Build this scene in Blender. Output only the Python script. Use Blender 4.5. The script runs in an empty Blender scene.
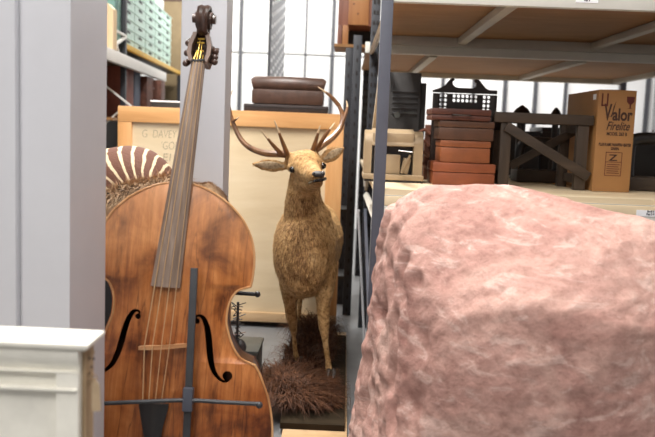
import bpy, bmesh, math, random
from mathutils import Vector, Matrix, noise, Quaternion
random.seed(7)
PI = math.pi
scn = bpy.context.scene
COL = scn.collection

# ------------------------------------------------------------------ camera
F = 800.0                       # focal length in pixels of the 655 x 437 frame
CX, CY = 327.5, 218.5
H = 1.5
def camera_basis():
    vy = Vector(((345 - CX) / F, (CY - 130) / F, -1)).normalized()       # world +Y seen by the camera
    dn = Vector(((40 - CX) / F, (CY - 7600) / F, -1)).normalized()       # world down
    up = -dn
    up = (up - vy * up.dot(vy)).normalized()
    rt = vy.cross(up)
    return Matrix((rt, vy, up))          # rows: camera-space axes of world x, y, z -> maps camera to world
RC = camera_basis()
cam_d = bpy.data.cameras.new('camera')
cam = bpy.data.objects.new('camera', cam_d)
COL.objects.link(cam)
cam_d.sensor_width = 36.0
cam_d.lens = F / 655 * 36.0
cam.matrix_world = Matrix.Translation((0, 0, H)) @ RC.to_4x4()
cam_d.clip_start = 0.05
cam_d.dof.use_dof = True
cam_d.dof.focus_distance = 3.7
cam_d.dof.aperture_fstop = 2.6
scn.camera = cam
CAMP = Vector((0, 0, H))
def ray(px, py):
    return RC @ Vector(((px - CX) / F, (CY - py) / F, -1))
def W(px, py, d):
    """point of the place at depth d (metres along +Y) on the line of sight px, py"""
    r = ray(px, py)
    return CAMP + r * (d / r.y)
def Wz(px, py, z):
    r = ray(px, py)
    return CAMP + r * ((z - H) / r.z)

# ------------------------------------------------------------------ materials
def nt_of(name):
    m = bpy.data.materials.new(name)
    m.use_nodes = True
    nt = m.node_tree
    b = nt.nodes['Principled BSDF']
    return m, nt, b
def node(nt, t, **kw):
    n = nt.nodes.new(t)
    for k, v in kw.items():
        if k in n.inputs: n.inputs[k].default_value = v
        else: setattr(n, k, v)
    return n
def coords(nt, stretch=(1, 1, 1), rot=(0, 0, 0)):
    tc = node(nt, 'ShaderNodeTexCoord')
    mp = node(nt, 'ShaderNodeMapping')
    mp.inputs['Scale'].default_value = stretch
    mp.inputs['Rotation'].default_value = rot
    nt.links.new(tc.outputs['Object'], mp.inputs['Vector'])
    return mp.outputs['Vector']
def ramp(nt, fac, stops):
    r = node(nt, 'ShaderNodeValToRGB')
    el = r.color_ramp.elements
    while len(el) < len(stops): el.new(0.5)
    for e, (p, c) in zip(el, stops):
        e.position = p; e.color = (*c, 1)
    nt.links.new(fac, r.inputs['Fac'])
    return r.outputs['Color']
def bump(nt, b, fac, strength=0.3, dist=0.01):
    bp = node(nt, 'ShaderNodeBump', Strength=strength, Distance=dist)
    nt.links.new(fac, bp.inputs['Height'])
    nt.links.new(bp.outputs['Normal'], b.inputs['Normal'])
def plain(name, c, rough=0.5, var=0.12, scale=9, metal=0, bmp=0.0, stretch=(1, 1, 1), spec=0.5):
    m, nt, b = nt_of(name)
    v = coords(nt, stretch)
    n = node(nt, 'ShaderNodeTexNoise', Scale=scale, Detail=4, Roughness=0.6)
    nt.links.new(v, n.inputs['Vector'])
    lo = tuple(x * (1 - var) for x in c); hi = tuple(min(1, x * (1 + var)) for x in c)
    nt.links.new(ramp(nt, n.outputs['Fac'], [(0.3, lo), (0.7, hi)]), b.inputs['Base Color'])
    b.inputs['Roughness'].default_value = rough
    b.inputs['Metallic'].default_value = metal
    b.inputs['Specular IOR Level'].default_value = spec
    if bmp: bump(nt, b, n.outputs['Fac'], bmp, 0.01)
    return m
def wood(name, c1, c2, c3, axis=2, scale=14, rough=0.4, strength=0.12, k=14, spec=0.5):
    m, nt, b = nt_of(name)
    st = [1, 1, 1]; st[axis] = 1.0 / k
    v = coords(nt, st)
    n = node(nt, 'ShaderNodeTexNoise', Scale=scale, Detail=6, Roughness=0.65, Distortion=0.3)
    nt.links.new(v, n.inputs['Vector'])
    nt.links.new(ramp(nt, n.outputs['Fac'], [(0.28, c1), (0.5, c2), (0.74, c3)]), b.inputs['Base Color'])
    b.inputs['Roughness'].default_value = rough
    b.inputs['Specular IOR Level'].default_value = spec
    if strength: bump(nt, b, n.outputs['Fac'], strength, 0.004)
    return m
def bass_varnish():
    m, nt, b = nt_of('aged_orange_brown_varnish')
    v = coords(nt, (1, 1, 0.06))
    v2 = coords(nt)
    g = node(nt, 'ShaderNodeTexNoise', Scale=40, Detail=6, Roughness=0.7)
    nt.links.new(v, g.inputs['Vector'])
    p = node(nt, 'ShaderNodeTexNoise', Scale=4.2, Detail=5, Roughness=0.6, Distortion=0.4)
    nt.links.new(v2, p.inputs['Vector'])
    v3 = coords(nt, (1, 1, 0.22))
    q = node(nt, 'ShaderNodeTexNoise', Scale=13, Detail=5, Roughness=0.7)
    nt.links.new(v3, q.inputs['Vector'])
    base = ramp(nt, g.outputs['Fac'], [(0.3, (0.24, 0.072, 0.016)), (0.5, (0.45, 0.155, 0.036)), (0.72, (0.62, 0.26, 0.078))])
    worn = ramp(nt, p.outputs['Fac'], [(0.34, (0.30, 0.22, 0.18)), (0.48, (0.9, 0.86, 0.82)), (0.66, (1.3, 1.5, 1.8))])
    mx = node(nt, 'ShaderNodeMix', data_type='RGBA', blend_type='MULTIPLY')
    mx.inputs[0].default_value = 1.0
    nt.links.new(base, mx.inputs[6]); nt.links.new(worn, mx.inputs[7])
    streak = ramp(nt, q.outputs['Fac'], [(0.32, (0.22, 0.17, 0.15)), (0.47, (1, 1, 1)), (1, (1, 1, 1))])
    mx2 = node(nt, 'ShaderNodeMix', data_type='RGBA', blend_type='MULTIPLY')
    mx2.inputs[0].default_value = 0.8
    nt.links.new(mx.outputs[2], mx2.inputs[6]); nt.links.new(streak, mx2.inputs[7])
    vc = coords(nt, (1, 1, 0.05), (0, 0.03, 0))
    cn = node(nt, 'ShaderNodeTexNoise', Scale=11, Detail=3, Roughness=0.55); nt.links.new(vc, cn.inputs['Vector'])
    crack = ramp(nt, cn.outputs['Fac'], [(0.0, (1, 1, 1)), (0.392, (1, 1, 1)), (0.40, (0.22, 0.16, 0.13)), (0.408, (1, 1, 1)), (0.588, (1, 1, 1)), (0.596, (0.25, 0.18, 0.15)), (0.604, (1, 1, 1))])
    mxc = node(nt, 'ShaderNodeMix', data_type='RGBA', blend_type='MULTIPLY'); mxc.inputs[0].default_value = 0.75
    nt.links.new(mx2.outputs[2], mxc.inputs[6]); nt.links.new(crack, mxc.inputs[7]); mx2 = mxc
    # rubbed, paler wood over the shoulders (wear that belongs to the instrument)
    sep = node(nt, 'ShaderNodeSeparateXYZ')
    nt.links.new(v2, sep.inputs[0])
    mr = node(nt, 'ShaderNodeMapRange')
    mr.inputs['From Min'].default_value = 0.95; mr.inputs['From Max'].default_value = 1.32
    nt.links.new(sep.outputs['Z'], mr.inputs['Value'])
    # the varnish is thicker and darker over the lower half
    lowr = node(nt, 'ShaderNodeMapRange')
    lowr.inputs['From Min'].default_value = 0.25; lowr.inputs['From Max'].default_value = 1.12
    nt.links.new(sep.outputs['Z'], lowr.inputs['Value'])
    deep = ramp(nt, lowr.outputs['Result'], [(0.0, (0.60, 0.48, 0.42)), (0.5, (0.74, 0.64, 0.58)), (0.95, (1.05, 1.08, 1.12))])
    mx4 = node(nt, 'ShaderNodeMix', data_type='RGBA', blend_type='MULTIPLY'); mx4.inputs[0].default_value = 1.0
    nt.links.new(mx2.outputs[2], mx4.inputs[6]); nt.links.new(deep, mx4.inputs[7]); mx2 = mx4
    mul = node(nt, 'ShaderNodeMath', operation='MULTIPLY')
    nt.links.new(mr.outputs['Result'], mul.inputs[0]); nt.links.new(p.outputs['Fac'], mul.inputs[1])
    mx3 = node(nt, 'ShaderNodeMix', data_type='RGBA')
    nt.links.new(mul.outputs[0], mx3.inputs[0])
    nt.links.new(mx2.outputs[2], mx3.inputs[6]); mx3.inputs[7].default_value = (0.66, 0.36, 0.2, 1)
    nt.links.new(mx3.outputs[2], b.inputs['Base Color'])
    rr = node(nt, 'ShaderNodeMapRange')
    rr.inputs['To Min'].default_value = 0.22; rr.inputs['To Max'].default_value = 0.42
    nt.links.new(p.outputs['Fac'], rr.inputs['Value'])
    nt.links.new(rr.outputs['Result'], b.inputs['Roughness'])
    bump(nt, b, g.outputs['Fac'], 0.10, 0.003)
    return m
def rock_mat():
    m, nt, b = nt_of('pink_veined_stone')
    v = coords(nt, (1, 1, 1), (0.3, 0.5, 0.2))
    a = node(nt, 'ShaderNodeTexNoise', Scale=2.6, Detail=9, Roughness=0.62, Distortion=1.2)
    v2 = coords(nt, (1.2, 1.2, 3.0), (0.1, 0.55, 0.3))
    c = node(nt, 'ShaderNodeTexNoise', Scale=4.5, Detail=8, Roughness=0.7, Distortion=1.4)
    f = node(nt, 'ShaderNodeTexNoise', Scale=30, Detail=6, Roughness=0.7)
    nt.links.new(v, a.inputs['Vector']); nt.links.new(v2, c.inputs['Vector']); nt.links.new(v, f.inputs['Vector'])
    base = ramp(nt, a.outputs['Fac'], [(0.28, (0.31, 0.145, 0.118)), (0.44, (0.44, 0.237, 0.196)), (0.57, (0.52, 0.305, 0.252)), (0.74, (0.62, 0.42, 0.355))])
    vein = ramp(nt, c.outputs['Fac'], [(0.42, (0, 0, 0)), (0.54, (0.12, 0.12, 0.12)), (0.62, (0.75, 0.75, 0.75)), (0.74, (0.25, 0.25, 0.25))])
    mx = node(nt, 'ShaderNodeMix', data_type='RGBA')
    nt.links.new(vein, mx.inputs[0]); nt.links.new(base, mx.inputs[6]); mx.inputs[7].default_value = (0.66, 0.46, 0.40, 1)
    mot = ramp(nt, f.outputs['Fac'], [(0.3, (0.72, 0.66, 0.64)), (0.5, (1, 1, 1)), (0.7, (1.14, 1.15, 1.16))])
    mx2 = node(nt, 'ShaderNodeMix', data_type='RGBA', blend_type='MULTIPLY'); mx2.inputs[0].default_value = 0.9
    nt.links.new(mx.outputs[2], mx2.inputs[6]); nt.links.new(mot, mx2.inputs[7])
    nt.links.new(mx2.outputs[2], b.inputs['Base Color'])
    b.inputs['Roughness'].default_value = 0.8
    bump(nt, b, f.outputs['Fac'], 0.5, 0.02)
    return m
def zebra_mat(cx, cz):
    m, nt, b = nt_of('brown_and_cream_striped_hide')
    tc = node(nt, 'ShaderNodeTexCoord')
    sep = node(nt, 'ShaderNodeSeparateXYZ'); nt.links.new(tc.outputs['Object'], sep.inputs[0])
    def mth(op, a, bb=None):
        n = node(nt, 'ShaderNodeMath', operation=op)
        for i, x in enumerate((a, bb)):
            if x is None: continue
            if isinstance(x, (int, float)): n.inputs[i].default_value = x
            else: nt.links.new(x, n.inputs[i])
        return n.outputs[0]
    dx = mth('SUBTRACT', sep.outputs['X'], cx); dz = mth('SUBTRACT', sep.outputs['Z'], cz)
    ang = mth('ARCTAN2', dx, dz)
    ns = node(nt, 'ShaderNodeTexNoise', Scale=7, Detail=4, Roughness=0.6); nt.links.new(tc.outputs['Object'], ns.inputs['Vector'])
    ph = mth('ADD', mth('MULTIPLY', ang, 36.0), mth('MULTIPLY', ns.outputs['Fac'], 4.5))
    s = mth('SINE', ph)
    fn = node(nt, 'ShaderNodeTexNoise', Scale=90, Detail=3); nt.links.new(tc.outputs['Object'], fn.inputs['Vector'])
    s2 = mth('ADD', s, mth('MULTIPLY', mth('SUBTRACT', fn.outputs['Fac'], 0.5), 0.7))
    s3 = mth('ADD', mth('MULTIPLY', s2, 0.5), 0.5)
    nt.links.new(ramp(nt, s3, [(0.76, (0.115, 0.042, 0.022)), (0.88, (0.66, 0.52, 0.33))]), b.inputs['Base Color'])
    b.inputs['Roughness'].default_value = 0.8
    bump(nt, b, fn.outputs['Fac'], 0.4, 0.01)
    return m
def fur_mat(name, stops, scale=9, rough=0.7):
    m, nt, b = nt_of(name)
    v = coords(nt)
    n = node(nt, 'ShaderNodeTexNoise', Scale=scale, Detail=7, Roughness=0.75)
    nt.links.new(v, n.inputs['Vector'])
    nt.links.new(ramp(nt, n.outputs['Fac'], stops), b.inputs['Base Color'])
    b.inputs['Roughness'].default_value = rough
    b.inputs['Specular IOR Level'].default_value = 0.25
    return m

M = {}
M['varnish'] = bass_varnish()
M['rock'] = rock_mat()
M['edge'] = wood('worn_pale_binding', (0.3, 0.12, 0.04), (0.5, 0.25, 0.1), (0.66, 0.4, 0.2), 2, 20)
M['rib'] = wood('dark_red_brown_maple', (0.05, 0.016, 0.008), (0.09, 0.03, 0.012), (0.15, 0.055, 0.02), 2, 12, 0.35)
M['neck'] = wood('dark_stained_maple', (0.09, 0.035, 0.018), (0.16, 0.07, 0.035), (0.24, 0.11, 0.055), 2, 16, 0.4)
M['head'] = plain('dark_carved_maple', (0.055, 0.027, 0.018), 0.3, 0.5, 22)
M['cheek'] = wood('greyish_brown_maple', (0.09, 0.05, 0.035), (0.17, 0.105, 0.075), (0.25, 0.17, 0.13), 2, 20, 0.4)
M['ebony_worn'] = wood('worn_grey_brown_ebony', (0.10, 0.066, 0.048), (0.20, 0.142, 0.108), (0.34, 0.26, 0.205), 2, 60, 0.36, 0.12, 30)
M['black'] = plain('black_ebony', (0.016, 0.014, 0.014), 0.35, 0.3)
M['gut'] = plain('tan_gut', (0.46, 0.29, 0.15), 0.45, 0.1)
M['brass'] = plain('golden_wound_string', (0.75, 0.48, 0.08), 0.3, 0.15, 40, 0.4)
M['bridgewood'] = wood('brown_bridge_maple', (0.25, 0.10, 0.035), (0.42, 0.2, 0.085), (0.56, 0.32, 0.16), 0, 26, 0.45)
M['grey_metal'] = plain('dark_grey_painted_metal', (0.032, 0.033, 0.037), 0.42, 0.15, 12)
M['blue_plastic'] = plain('slate_blue_plastic', (0.055, 0.06, 0.08), 0.45, 0.1)
M['deer'] = fur_mat('golden_tan_coat', [(0.25, (0.2, 0.1, 0.034)), (0.45, (0.42, 0.235, 0.088)), (0.62, (0.55, 0.34, 0.15)), (0.8, (0.68, 0.48, 0.26))], 6)
M['deer_hair'] = fur_mat('golden_tan_hair', [(0.3, (0.24, 0.12, 0.042)), (0.43, (0.48, 0.27, 0.105)), (0.58, (0.62, 0.385, 0.17)), (0.75, (0.76, 0.56, 0.31))], 34)
M['deer_dark'] = fur_mat('dark_brown_hair', [(0.3, (0.09, 0.042, 0.017)), (0.5, (0.2, 0.10, 0.04)), (0.75, (0.4, 0.23, 0.1))], 30)
M['antler'] = wood('polished_brown_antler', (0.09, 0.036, 0.014), (0.2, 0.092, 0.038), (0.36, 0.2, 0.1), 2, 10, 0.35, 0.3, 3)
M['tine'] = plain('pale_tine_tip', (0.66, 0.5, 0.32), 0.4, 0.15)
M['nose'] = plain('dark_grey_nose', (0.06, 0.052, 0.052), 0.45, 0.4, 40, 0, 0.4)
M['eye'] = plain('black_glass_eye', (0.006, 0.004, 0.003), 0.05, 0.1)
M['hoof'] = plain('dark_hoof', (0.05, 0.035, 0.025), 0.5, 0.2)
def two_scale(name, c1, c2, s1, s2):
    m, nt, b = nt_of(name); v = coords(nt)
    n1 = node(nt, 'ShaderNodeTexNoise', Scale=s1, Detail=6, Roughness=0.7); n2 = node(nt, 'ShaderNodeTexNoise', Scale=s2, Detail=5, Roughness=0.75)
    nt.links.new(v, n1.inputs['Vector']); nt.links.new(v, n2.inputs['Vector'])
    mx = node(nt, 'ShaderNodeMix', data_type='RGBA', blend_type='MULTIPLY'); mx.inputs[0].default_value = 1
    nt.links.new(ramp(nt, n1.outputs['Fac'], c1), mx.inputs[6]); nt.links.new(ramp(nt, n2.outputs['Fac'], c2), mx.inputs[7])
    nt.links.new(mx.outputs[2], b.inputs['Base Color']); b.inputs['Roughness'].default_value = .75; b.inputs['Specular IOR Level'].default_value = .2
    bump(nt, b, n2.outputs['Fac'], 0.6, 0.008)
    return m
M['deer'] = two_scale('golden_tan_coat_skin', [(0.25, (0.2, 0.1, 0.034)), (0.45, (0.40, 0.225, 0.088)), (0.62, (0.54, 0.34, 0.155)), (0.8, (0.68, 0.49, 0.28))], [(0.34, (0.38, 0.32, 0.27)), (0.5, (0.95, 0.95, 0.95)), (0.66, (1.35, 1.4, 1.5))], 7, 42)
M['inner_ear'] = fur_mat('grey_cream_ear_hair', [(0.35, (0.09, 0.06, 0.035)), (0.5, (0.38, 0.28, 0.17)), (0.68, (0.62, 0.5, 0.34))], 40)
M['basewood'] = wood('dark_brown_base_board', (0.016, 0.011, 0.007), (0.03, 0.021, 0.012), (0.05, 0.035, 0.02), 0, 10, 0.85, 0.12, 14, 0.1)
M['grass'] = fur_mat('reddish_brown_dried_grass', [(0.3, (0.022, 0.009, 0.005)), (0.5, (0.078, 0.03, 0.013)), (0.72, (0.22, 0.092, 0.042))], 24, 0.6)
M['wolf'] = fur_mat('grizzled_brown_fur', [(0.26, (0.07, 0.04, 0.025)), (0.40, (0.28, 0.165, 0.09)), (0.55, (0.46, 0.3, 0.175)), (0.72, (0.68, 0.53, 0.36))], 12)
M['wolf_dark'] = fur_mat('black_tipped_fur', [(0.3, (0.008, 0.008, 0.01)), (0.6, (0.03, 0.028, 0.03)), (0.8, (0.1, 0.085, 0.07))], 14)
M['pine'] = wood('orange_pine', (0.52, 0.245, 0.08), (0.64, 0.33, 0.125), (0.74, 0.43, 0.19), 0, 12, 0.5, 0.05)
M['pine_v'] = wood('orange_pine_upright', (0.52, 0.245, 0.08), (0.64, 0.33, 0.125), (0.74, 0.43, 0.19), 2, 12, 0.5, 0.05)
M['ply'] = wood('pale_plywood', (0.62, 0.475, 0.29), (0.7, 0.56, 0.365), (0.77, 0.64, 0.45), 0, 5, 0.55, 0.03, 6)
M['pencil'] = plain('grey_pencil', (0.34, 0.28, 0.2), 0.7, 0.1)
M['batten'] = wood('pale_tan_batten', (0.42, 0.26, 0.12), (0.55, 0.36, 0.19), (0.66, 0.47, 0.28), 0, 8, 0.55, 0.03)
M['leather'] = plain('brown_leather', (0.07, 0.034, 0.022), 0.42, 0.3, 14, 0, 0.25)
M['leather_dark'] = plain('dark_brown_leather', (0.03, 0.02, 0.018), 0.45, 0.3, 14, 0, 0.2)
M['column'] = plain('pale_grey_paint', (0.55, 0.555, 0.585), 0.5, 0.02, 6)
M['white_column'] = plain('white_lavender_paint', (0.61, 0.61, 0.645), 0.45, 0.02, 6)
M['cream'] = plain('cracked_cream_paint', (0.88, 0.85, 0.76), 0.45, 0.05, 18, 0, 0.08)
M['bare'] = wood('worn_bare_wood', (0.3, 0.2, 0.11), (0.46, 0.33, 0.2), (0.62, 0.5, 0.36), 2, 16, 0.7)
M['tagcard'] = plain('buff_card', (0.5, 0.37, 0.235), 0.8, 0.12, 25)
M['post'] = plain('blue_grey_steel', (0.085, 0.09, 0.115), 0.45, 0.08, 8)
M['post_dark'] = plain('dark_blue_grey_steel', (0.022, 0.024, 0.031), 0.5, 0.1, 8)
M['beam'] = plain('cream_grey_steel', (0.60, 0.585, 0.53), 0.45, 0.04, 8)
M['rearbeam'] = plain('dull_grey_steel', (0.42, 0.39, 0.34), 0.5, 0.05, 8)
M['chip'] = wood('brown_chipboard', (0.24, 0.115, 0.036), (0.29, 0.145, 0.05), (0.34, 0.175, 0.065), 0, 10, 0.7, 0.0, 3)
M['shelfboard'] = wood('cream_board', (0.66, 0.52, 0.32), (0.74, 0.6, 0.40), (0.8, 0.67, 0.48), 0, 6, 0.5, 0.0, 8)
M['brace'] = wood('tan_steel_brace', (0.46, 0.36, 0.25), (0.55, 0.45, 0.33), (0.62, 0.52, 0.4), 2, 8, 0.5, 0.0)
M['label'] = plain('white_paper', (0.86, 0.86, 0.88), 0.6, 0.02)
M['ink'] = plain('dark_ink', (0.05, 0.045, 0.06), 0.7, 0.1)
M['white_steel'] = plain('white_painted_steel', (0.74, 0.71, 0.66), 0.45, 0.03)
M['wall'] = plain('white_wall_panel', (0.86, 0.86, 0.86), 0.6, 0.02, 2)
M['side_wall'] = plain('grey_blockwork', (0.30, 0.30, 0.31), 0.8, 0.08, 3)
M['mullion'] = plain('grey_steel_strip', (0.075, 0.077, 0.088), 0.5, 0.05)
M['concrete'] = plain('polished_grey_concrete', (0.19, 0.193, 0.197), 0.4, 0.14, 4, 0, 0.02)
M['ceil'] = plain('grey_white_ceiling', (0.45, 0.45, 0.45), 0.8, 0.03)
M['rail'] = plain('off_white_rail', (0.7, 0.7, 0.7), 0.6, 0.03)
M['mint'] = plain('pale_mint_plastic', (0.43, 0.62, 0.54), 0.4, 0.1, 10)
M['teal'] = plain('shaded_mint_plastic', (0.17, 0.36, 0.31), 0.45, 0.12, 10)  # darker mint, with the shade on the tray ends put into the colour
M['slot'] = plain('dark_slot', (0.03, 0.05, 0.05), 0.6, 0.1)
M['yellow'] = plain('yellow_painted_steel', (0.62, 0.36, 0.03), 0.5, 0.1)
M['timber'] = wood('pale_timber', (0.62, 0.43, 0.23), (0.72, 0.53, 0.31), (0.78, 0.6, 0.38), 2, 9, 0.6, 0.0)
M['redbox'] = plain('dull_red_card', (0.27, 0.085, 0.055), 0.6, 0.2, 9)
M['bluebox'] = plain('slate_blue_card', (0.12, 0.14, 0.19), 0.6, 0.1)
M['stack'] = plain('dull_brown_card', (0.2, 0.145, 0.075), 0.7, 0.1)  # dull brown of the far card tower
M['rust'] = plain('rust_brown', (0.13, 0.045, 0.026), 0.55, 0.4, 16)
M['case_red'] = plain('orange_brown_leather', (0.21, 0.054, 0.018), 0.45, 0.14, 12, 0, 0.06)
M['case_orange'] = plain('tan_orange_leather', (0.22, 0.066, 0.021), 0.45, 0.14, 12, 0, 0.06)
M['case_brown'] = plain('mid_brown_leather', (0.085, 0.036, 0.018), 0.45, 0.2, 12, 0, 0.06)
M['case_top'] = plain('reddish_leather', (0.095, 0.03, 0.018), 0.45, 0.2, 12, 0, 0.06)
M['ironblack'] = plain('black_painted_iron', (0.02, 0.018, 0.018), 0.35, 0.3, 12)
M['darkwood'] = wood('dark_brown_timber', (0.02, 0.012, 0.007), (0.042, 0.026, 0.015), (0.075, 0.048, 0.03), 0, 12, 0.6)
M['darkwood_v'] = wood('dark_brown_timber_upright', (0.02, 0.012, 0.007), (0.042, 0.026, 0.015), (0.075, 0.048, 0.03), 2, 12, 0.6)
M['carved'] = plain('black_brown_carved_wood', (0.022, 0.014, 0.011), 0.4, 0.3)
M['carton'] = plain('tan_card', (0.34, 0.165, 0.054), 0.7, 0.07, 6)
M['carton_ink'] = plain('dark_red_ink', (0.10, 0.018, 0.012), 0.8, 0.1)
M['carton_ink_dark'] = plain('black_brown_ink', (0.05, 0.02, 0.012), 0.8, 0.1)
M['machine'] = plain('yellowed_cream_enamel', (0.34, 0.25, 0.15), 0.4, 0.1, 12)
M['machine_dk'] = plain('dark_machine_grey', (0.03, 0.028, 0.027), 0.45, 0.2)
M['cabred'] = wood('purple_brown_wood', (0.14, 0.05, 0.03), (0.22, 0.085, 0.052), (0.3, 0.13, 0.08), 2, 10, 0.5)
M['caborange'] = wood('orange_brown_wood', (0.25, 0.095, 0.028), (0.36, 0.155, 0.05), (0.45, 0.215, 0.075), 2, 12, 0.5)
M['dark_hole'] = plain('gap_and_hole_black', (0.012, 0.009, 0.008), 0.8, 0.2)  # near-black for holes, seams, recess backs and the painted shade under the crate
M['greybin'] = plain('grey_green_metal', (0.06, 0.063, 0.057), 0.4, 0.2)
M['wire'] = plain('black_wire', (0.03, 0.028, 0.028), 0.4, 0.2)
M['chrome'] = plain('dull_chrome', (0.55, 0.55, 0.55), 0.25, 0.1, 10, 1.0)

# ------------------------------------------------------------------ building helpers
def wm(o):
    m = o.matrix_basis.copy()
    return wm(o.parent) @ m if o.parent else m
def tag(o, label=None, cat=None, group=None, kind=None):
    if label: o['label'] = label
    if cat: o['category'] = cat
    if group: o['group'] = group
    if kind: o['kind'] = kind
    return o
def empty(name, loc, label, cat, group=None, mat=None):
    o = bpy.data.objects.new(name, None)
    COL.objects.link(o)
    o.empty_display_size = 0.1
    o.matrix_basis = mat if mat is not None else Matrix.Translation(loc)
    return tag(o, label, cat, group)
class MB:
    def __init__(self): self.bm = bmesh.new()
    def verts(self, pts): return [self.bm.verts.new(p) for p in pts]
    def face(self, vs):
        try: return self.bm.faces.new(vs)
        except ValueError: return None
    def box(self, c, s, rot=None, bev=0.0):
        c = Vector(c); hx, hy, hz = s[0] / 2, s[1] / 2, s[2] / 2
        R = rot if rot is not None else Matrix.Identity(3)
        sub = bmesh.new()
        vs = [sub.verts.new((x * hx, y * hy, z * hz)) for x in (-1, 1) for y in (-1, 1) for z in (-1, 1)]
        for q in ((0, 1, 3, 2), (4, 6, 7, 5), (0, 4, 5, 1), (2, 3, 7, 6), (0, 2, 6, 4), (1, 5, 7, 3)):
            sub.faces.new([vs[i] for i in q])
        if bev: bmesh.ops.bevel(sub, geom=list(sub.edges), offset=min(bev, hx * .9, hy * .9, hz * .9), segments=2, affect='EDGES', profile=0.6)
        mp = {v: self.bm.verts.new(R @ v.co + c) for v in sub.verts}
        for f in sub.faces: self.face([mp[v] for v in f.verts])
        sub.free()
        return self
    def bar(self, a, b, w, t, side=Vector((1, 0, 0)), bev=0.0):
        a, b = Vector(a), Vector(b); z = (b - a).normalized()
        x = (side - z * side.dot(z)).normalized(); y = z.cross(x)
        R = Matrix((x, y, z)).transposed()
        return self.box((a + b) / 2, (w, t, (b - a).length), R, bev)
    def tube(self, pts, rad, seg=10, side=None, cap=True):
        """rad: number, or (a, b) per point; a lies along 'side'"""
        pts = [Vector(p) for p in pts]; n = len(pts)
        rings = []
        px = None
        for i in range(n):
            t = (pts[min(i + 1, n - 1)] - pts[max(i - 1, 0)]).normalized()
            if side is not None: ref = Vector(side)
            elif px is not None: ref = px
            else: ref = Vector((1, 0, 0)) if abs(t.x) < 0.8 else Vector((0, 0, 1))
            x = (ref - t * ref.dot(t))
            if x.length < 1e-5: x = t.orthogonal()
            x.normalize(); y = t.cross(x); px = x
            r = rad[i] if isinstance(rad, (list, tuple)) else rad
            ra, rb = r if isinstance(r, (list, tuple)) else (r, r)
            rings.append([self.bm.verts.new(pts[i] + x * ra * math.cos(2 * PI * k / seg) + y * rb * math.sin(2 * PI * k / seg)) for k in range(seg)])
        for i in range(n - 1):
            for k in range(seg):
                self.face([rings[i][k], rings[i][(k + 1) % seg], rings[i + 1][(k + 1) % seg], rings[i + 1][k]])
        if cap:
            self.face(list(reversed(rings[0]))); self.face(rings[-1])
        return self
    def ball(self, c, r, u=14, v=9, R=None):
        r = r if isinstance(r, (list, tuple)) else (r, r, r)
        c = Vector(c); R = R or Matrix.Identity(3)
        rows = []
        for j in range(1, v):
            th = PI * j / v
            rows.append([self.bm.verts.new(c + R @ Vector((r[0] * math.sin(th) * math.cos(2 * PI * i / u), r[1] * math.sin(th) * math.sin(2 * PI * i / u), r[2] * math.cos(th)))) for i in range(u)])
        top = self.bm.verts.new(c + R @ Vector((0, 0, r[2]))); bot = self.bm.verts.new(c - R @ Vector((0, 0, r[2])))
        for i in range(u):
            k = (i + 1) % u
            self.face([top, rows[0][i], rows[0][k]]); self.face([bot, rows[-1][k], rows[-1][i]])
            for j in range(v - 2): self.face([rows[j][i], rows[j + 1][i], rows[j + 1][k], rows[j][k]])
        return self
    def prism(self, poly, axis_o, ax, ay, az, t):
        """extrude a 2-D polygon lying in ax, ay by thickness t along az"""
        o, ax, ay, az = map(Vector, (axis_o, ax, ay, az))
        a = self.verts([o + ax * p[0] + ay * p[1] for p in poly])
        b = self.verts([o + ax * p[0] + ay * p[1] + az * t for p in poly])
        n = len(poly)
        self.face(a); self.face(list(reversed(b)))
        for i in range(n): self.face([a[i], b[i], b[(i + 1) % n], a[(i + 1) % n]])
        return self
    def loft(self, rings, closed=True, cap=True):
        R = [self.verts(r) for r in rings]
        n = len(R[0])
        for i in range(len(R) - 1):
            for k in range(n if closed else n - 1):
                self.face([R[i][k], R[i][(k + 1) % n], R[i + 1][(k + 1) % n], R[i + 1][k]])
        if cap and closed:
            self.face(list(reversed(R[0]))); self.face(R[-1])
        return self
    def mesh(self, name):
        bmesh.ops.recalc_face_normals(self.bm, faces=self.bm.faces)
        me = bpy.data.meshes.new(name)
        self.bm.to_mesh(me); self.bm.free()
        return me
    def build(self, name, mat, parent=None, smooth=True, local=False, angle=35, label=None, kind=None):
        me = self.mesh(name)
        return link_mesh(me, name, mat, parent, smooth, local, angle, label, kind)
def link_mesh(me, name, mat, parent=None, smooth=True, local=False, angle=35, label=None, kind=None):
    o = bpy.data.objects.new(name, me)
    COL.objects.link(o)
    if mat is not None:
        me.materials.clear(); me.materials.append(mat)
    if parent is not None:
        o.parent = parent
        if not local: me.transform(wm(parent).inverted())
    if smooth:
        me.shade_smooth()
        if angle:
            bm = bmesh.new(); bm.from_mesh(me)
            for e in bm.edges:
                if len(e.link_faces) == 2 and e.calc_face_angle(0) > math.radians(angle): e.smooth = False
            bm.to_mesh(me); bm.free()
    tag(o, label, None, None, kind)
    return o
def base_thing(o):
    """re-seat a top-level mesh so that its origin is at its base"""
    me = o.data
    xs = [v.co for v in me.vertices]
    c = Vector((sum(v.x for v in xs) / len(xs), sum(v.y for v in xs) / len(xs), min(v.z for v in xs)))
    me.transform(Matrix.Translation(-c)); o.matrix_basis = Matrix.Translation(c)
    return o
def applied(o, mods):
    """evaluate modifiers on o and store the result"""
    for t, kw in mods:
        m = o.modifiers.new(t, t)
        for k, v in kw.items(): setattr(m, k, v)
    dg = bpy.context.evaluated_depsgraph_get(); dg.update()
    me = bpy.data.meshes.new_from_object(o.evaluated_get(dg))
    o.modifiers.clear()
    old = o.data; o.data = me; bpy.data.meshes.remove(old)
    return o
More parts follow.
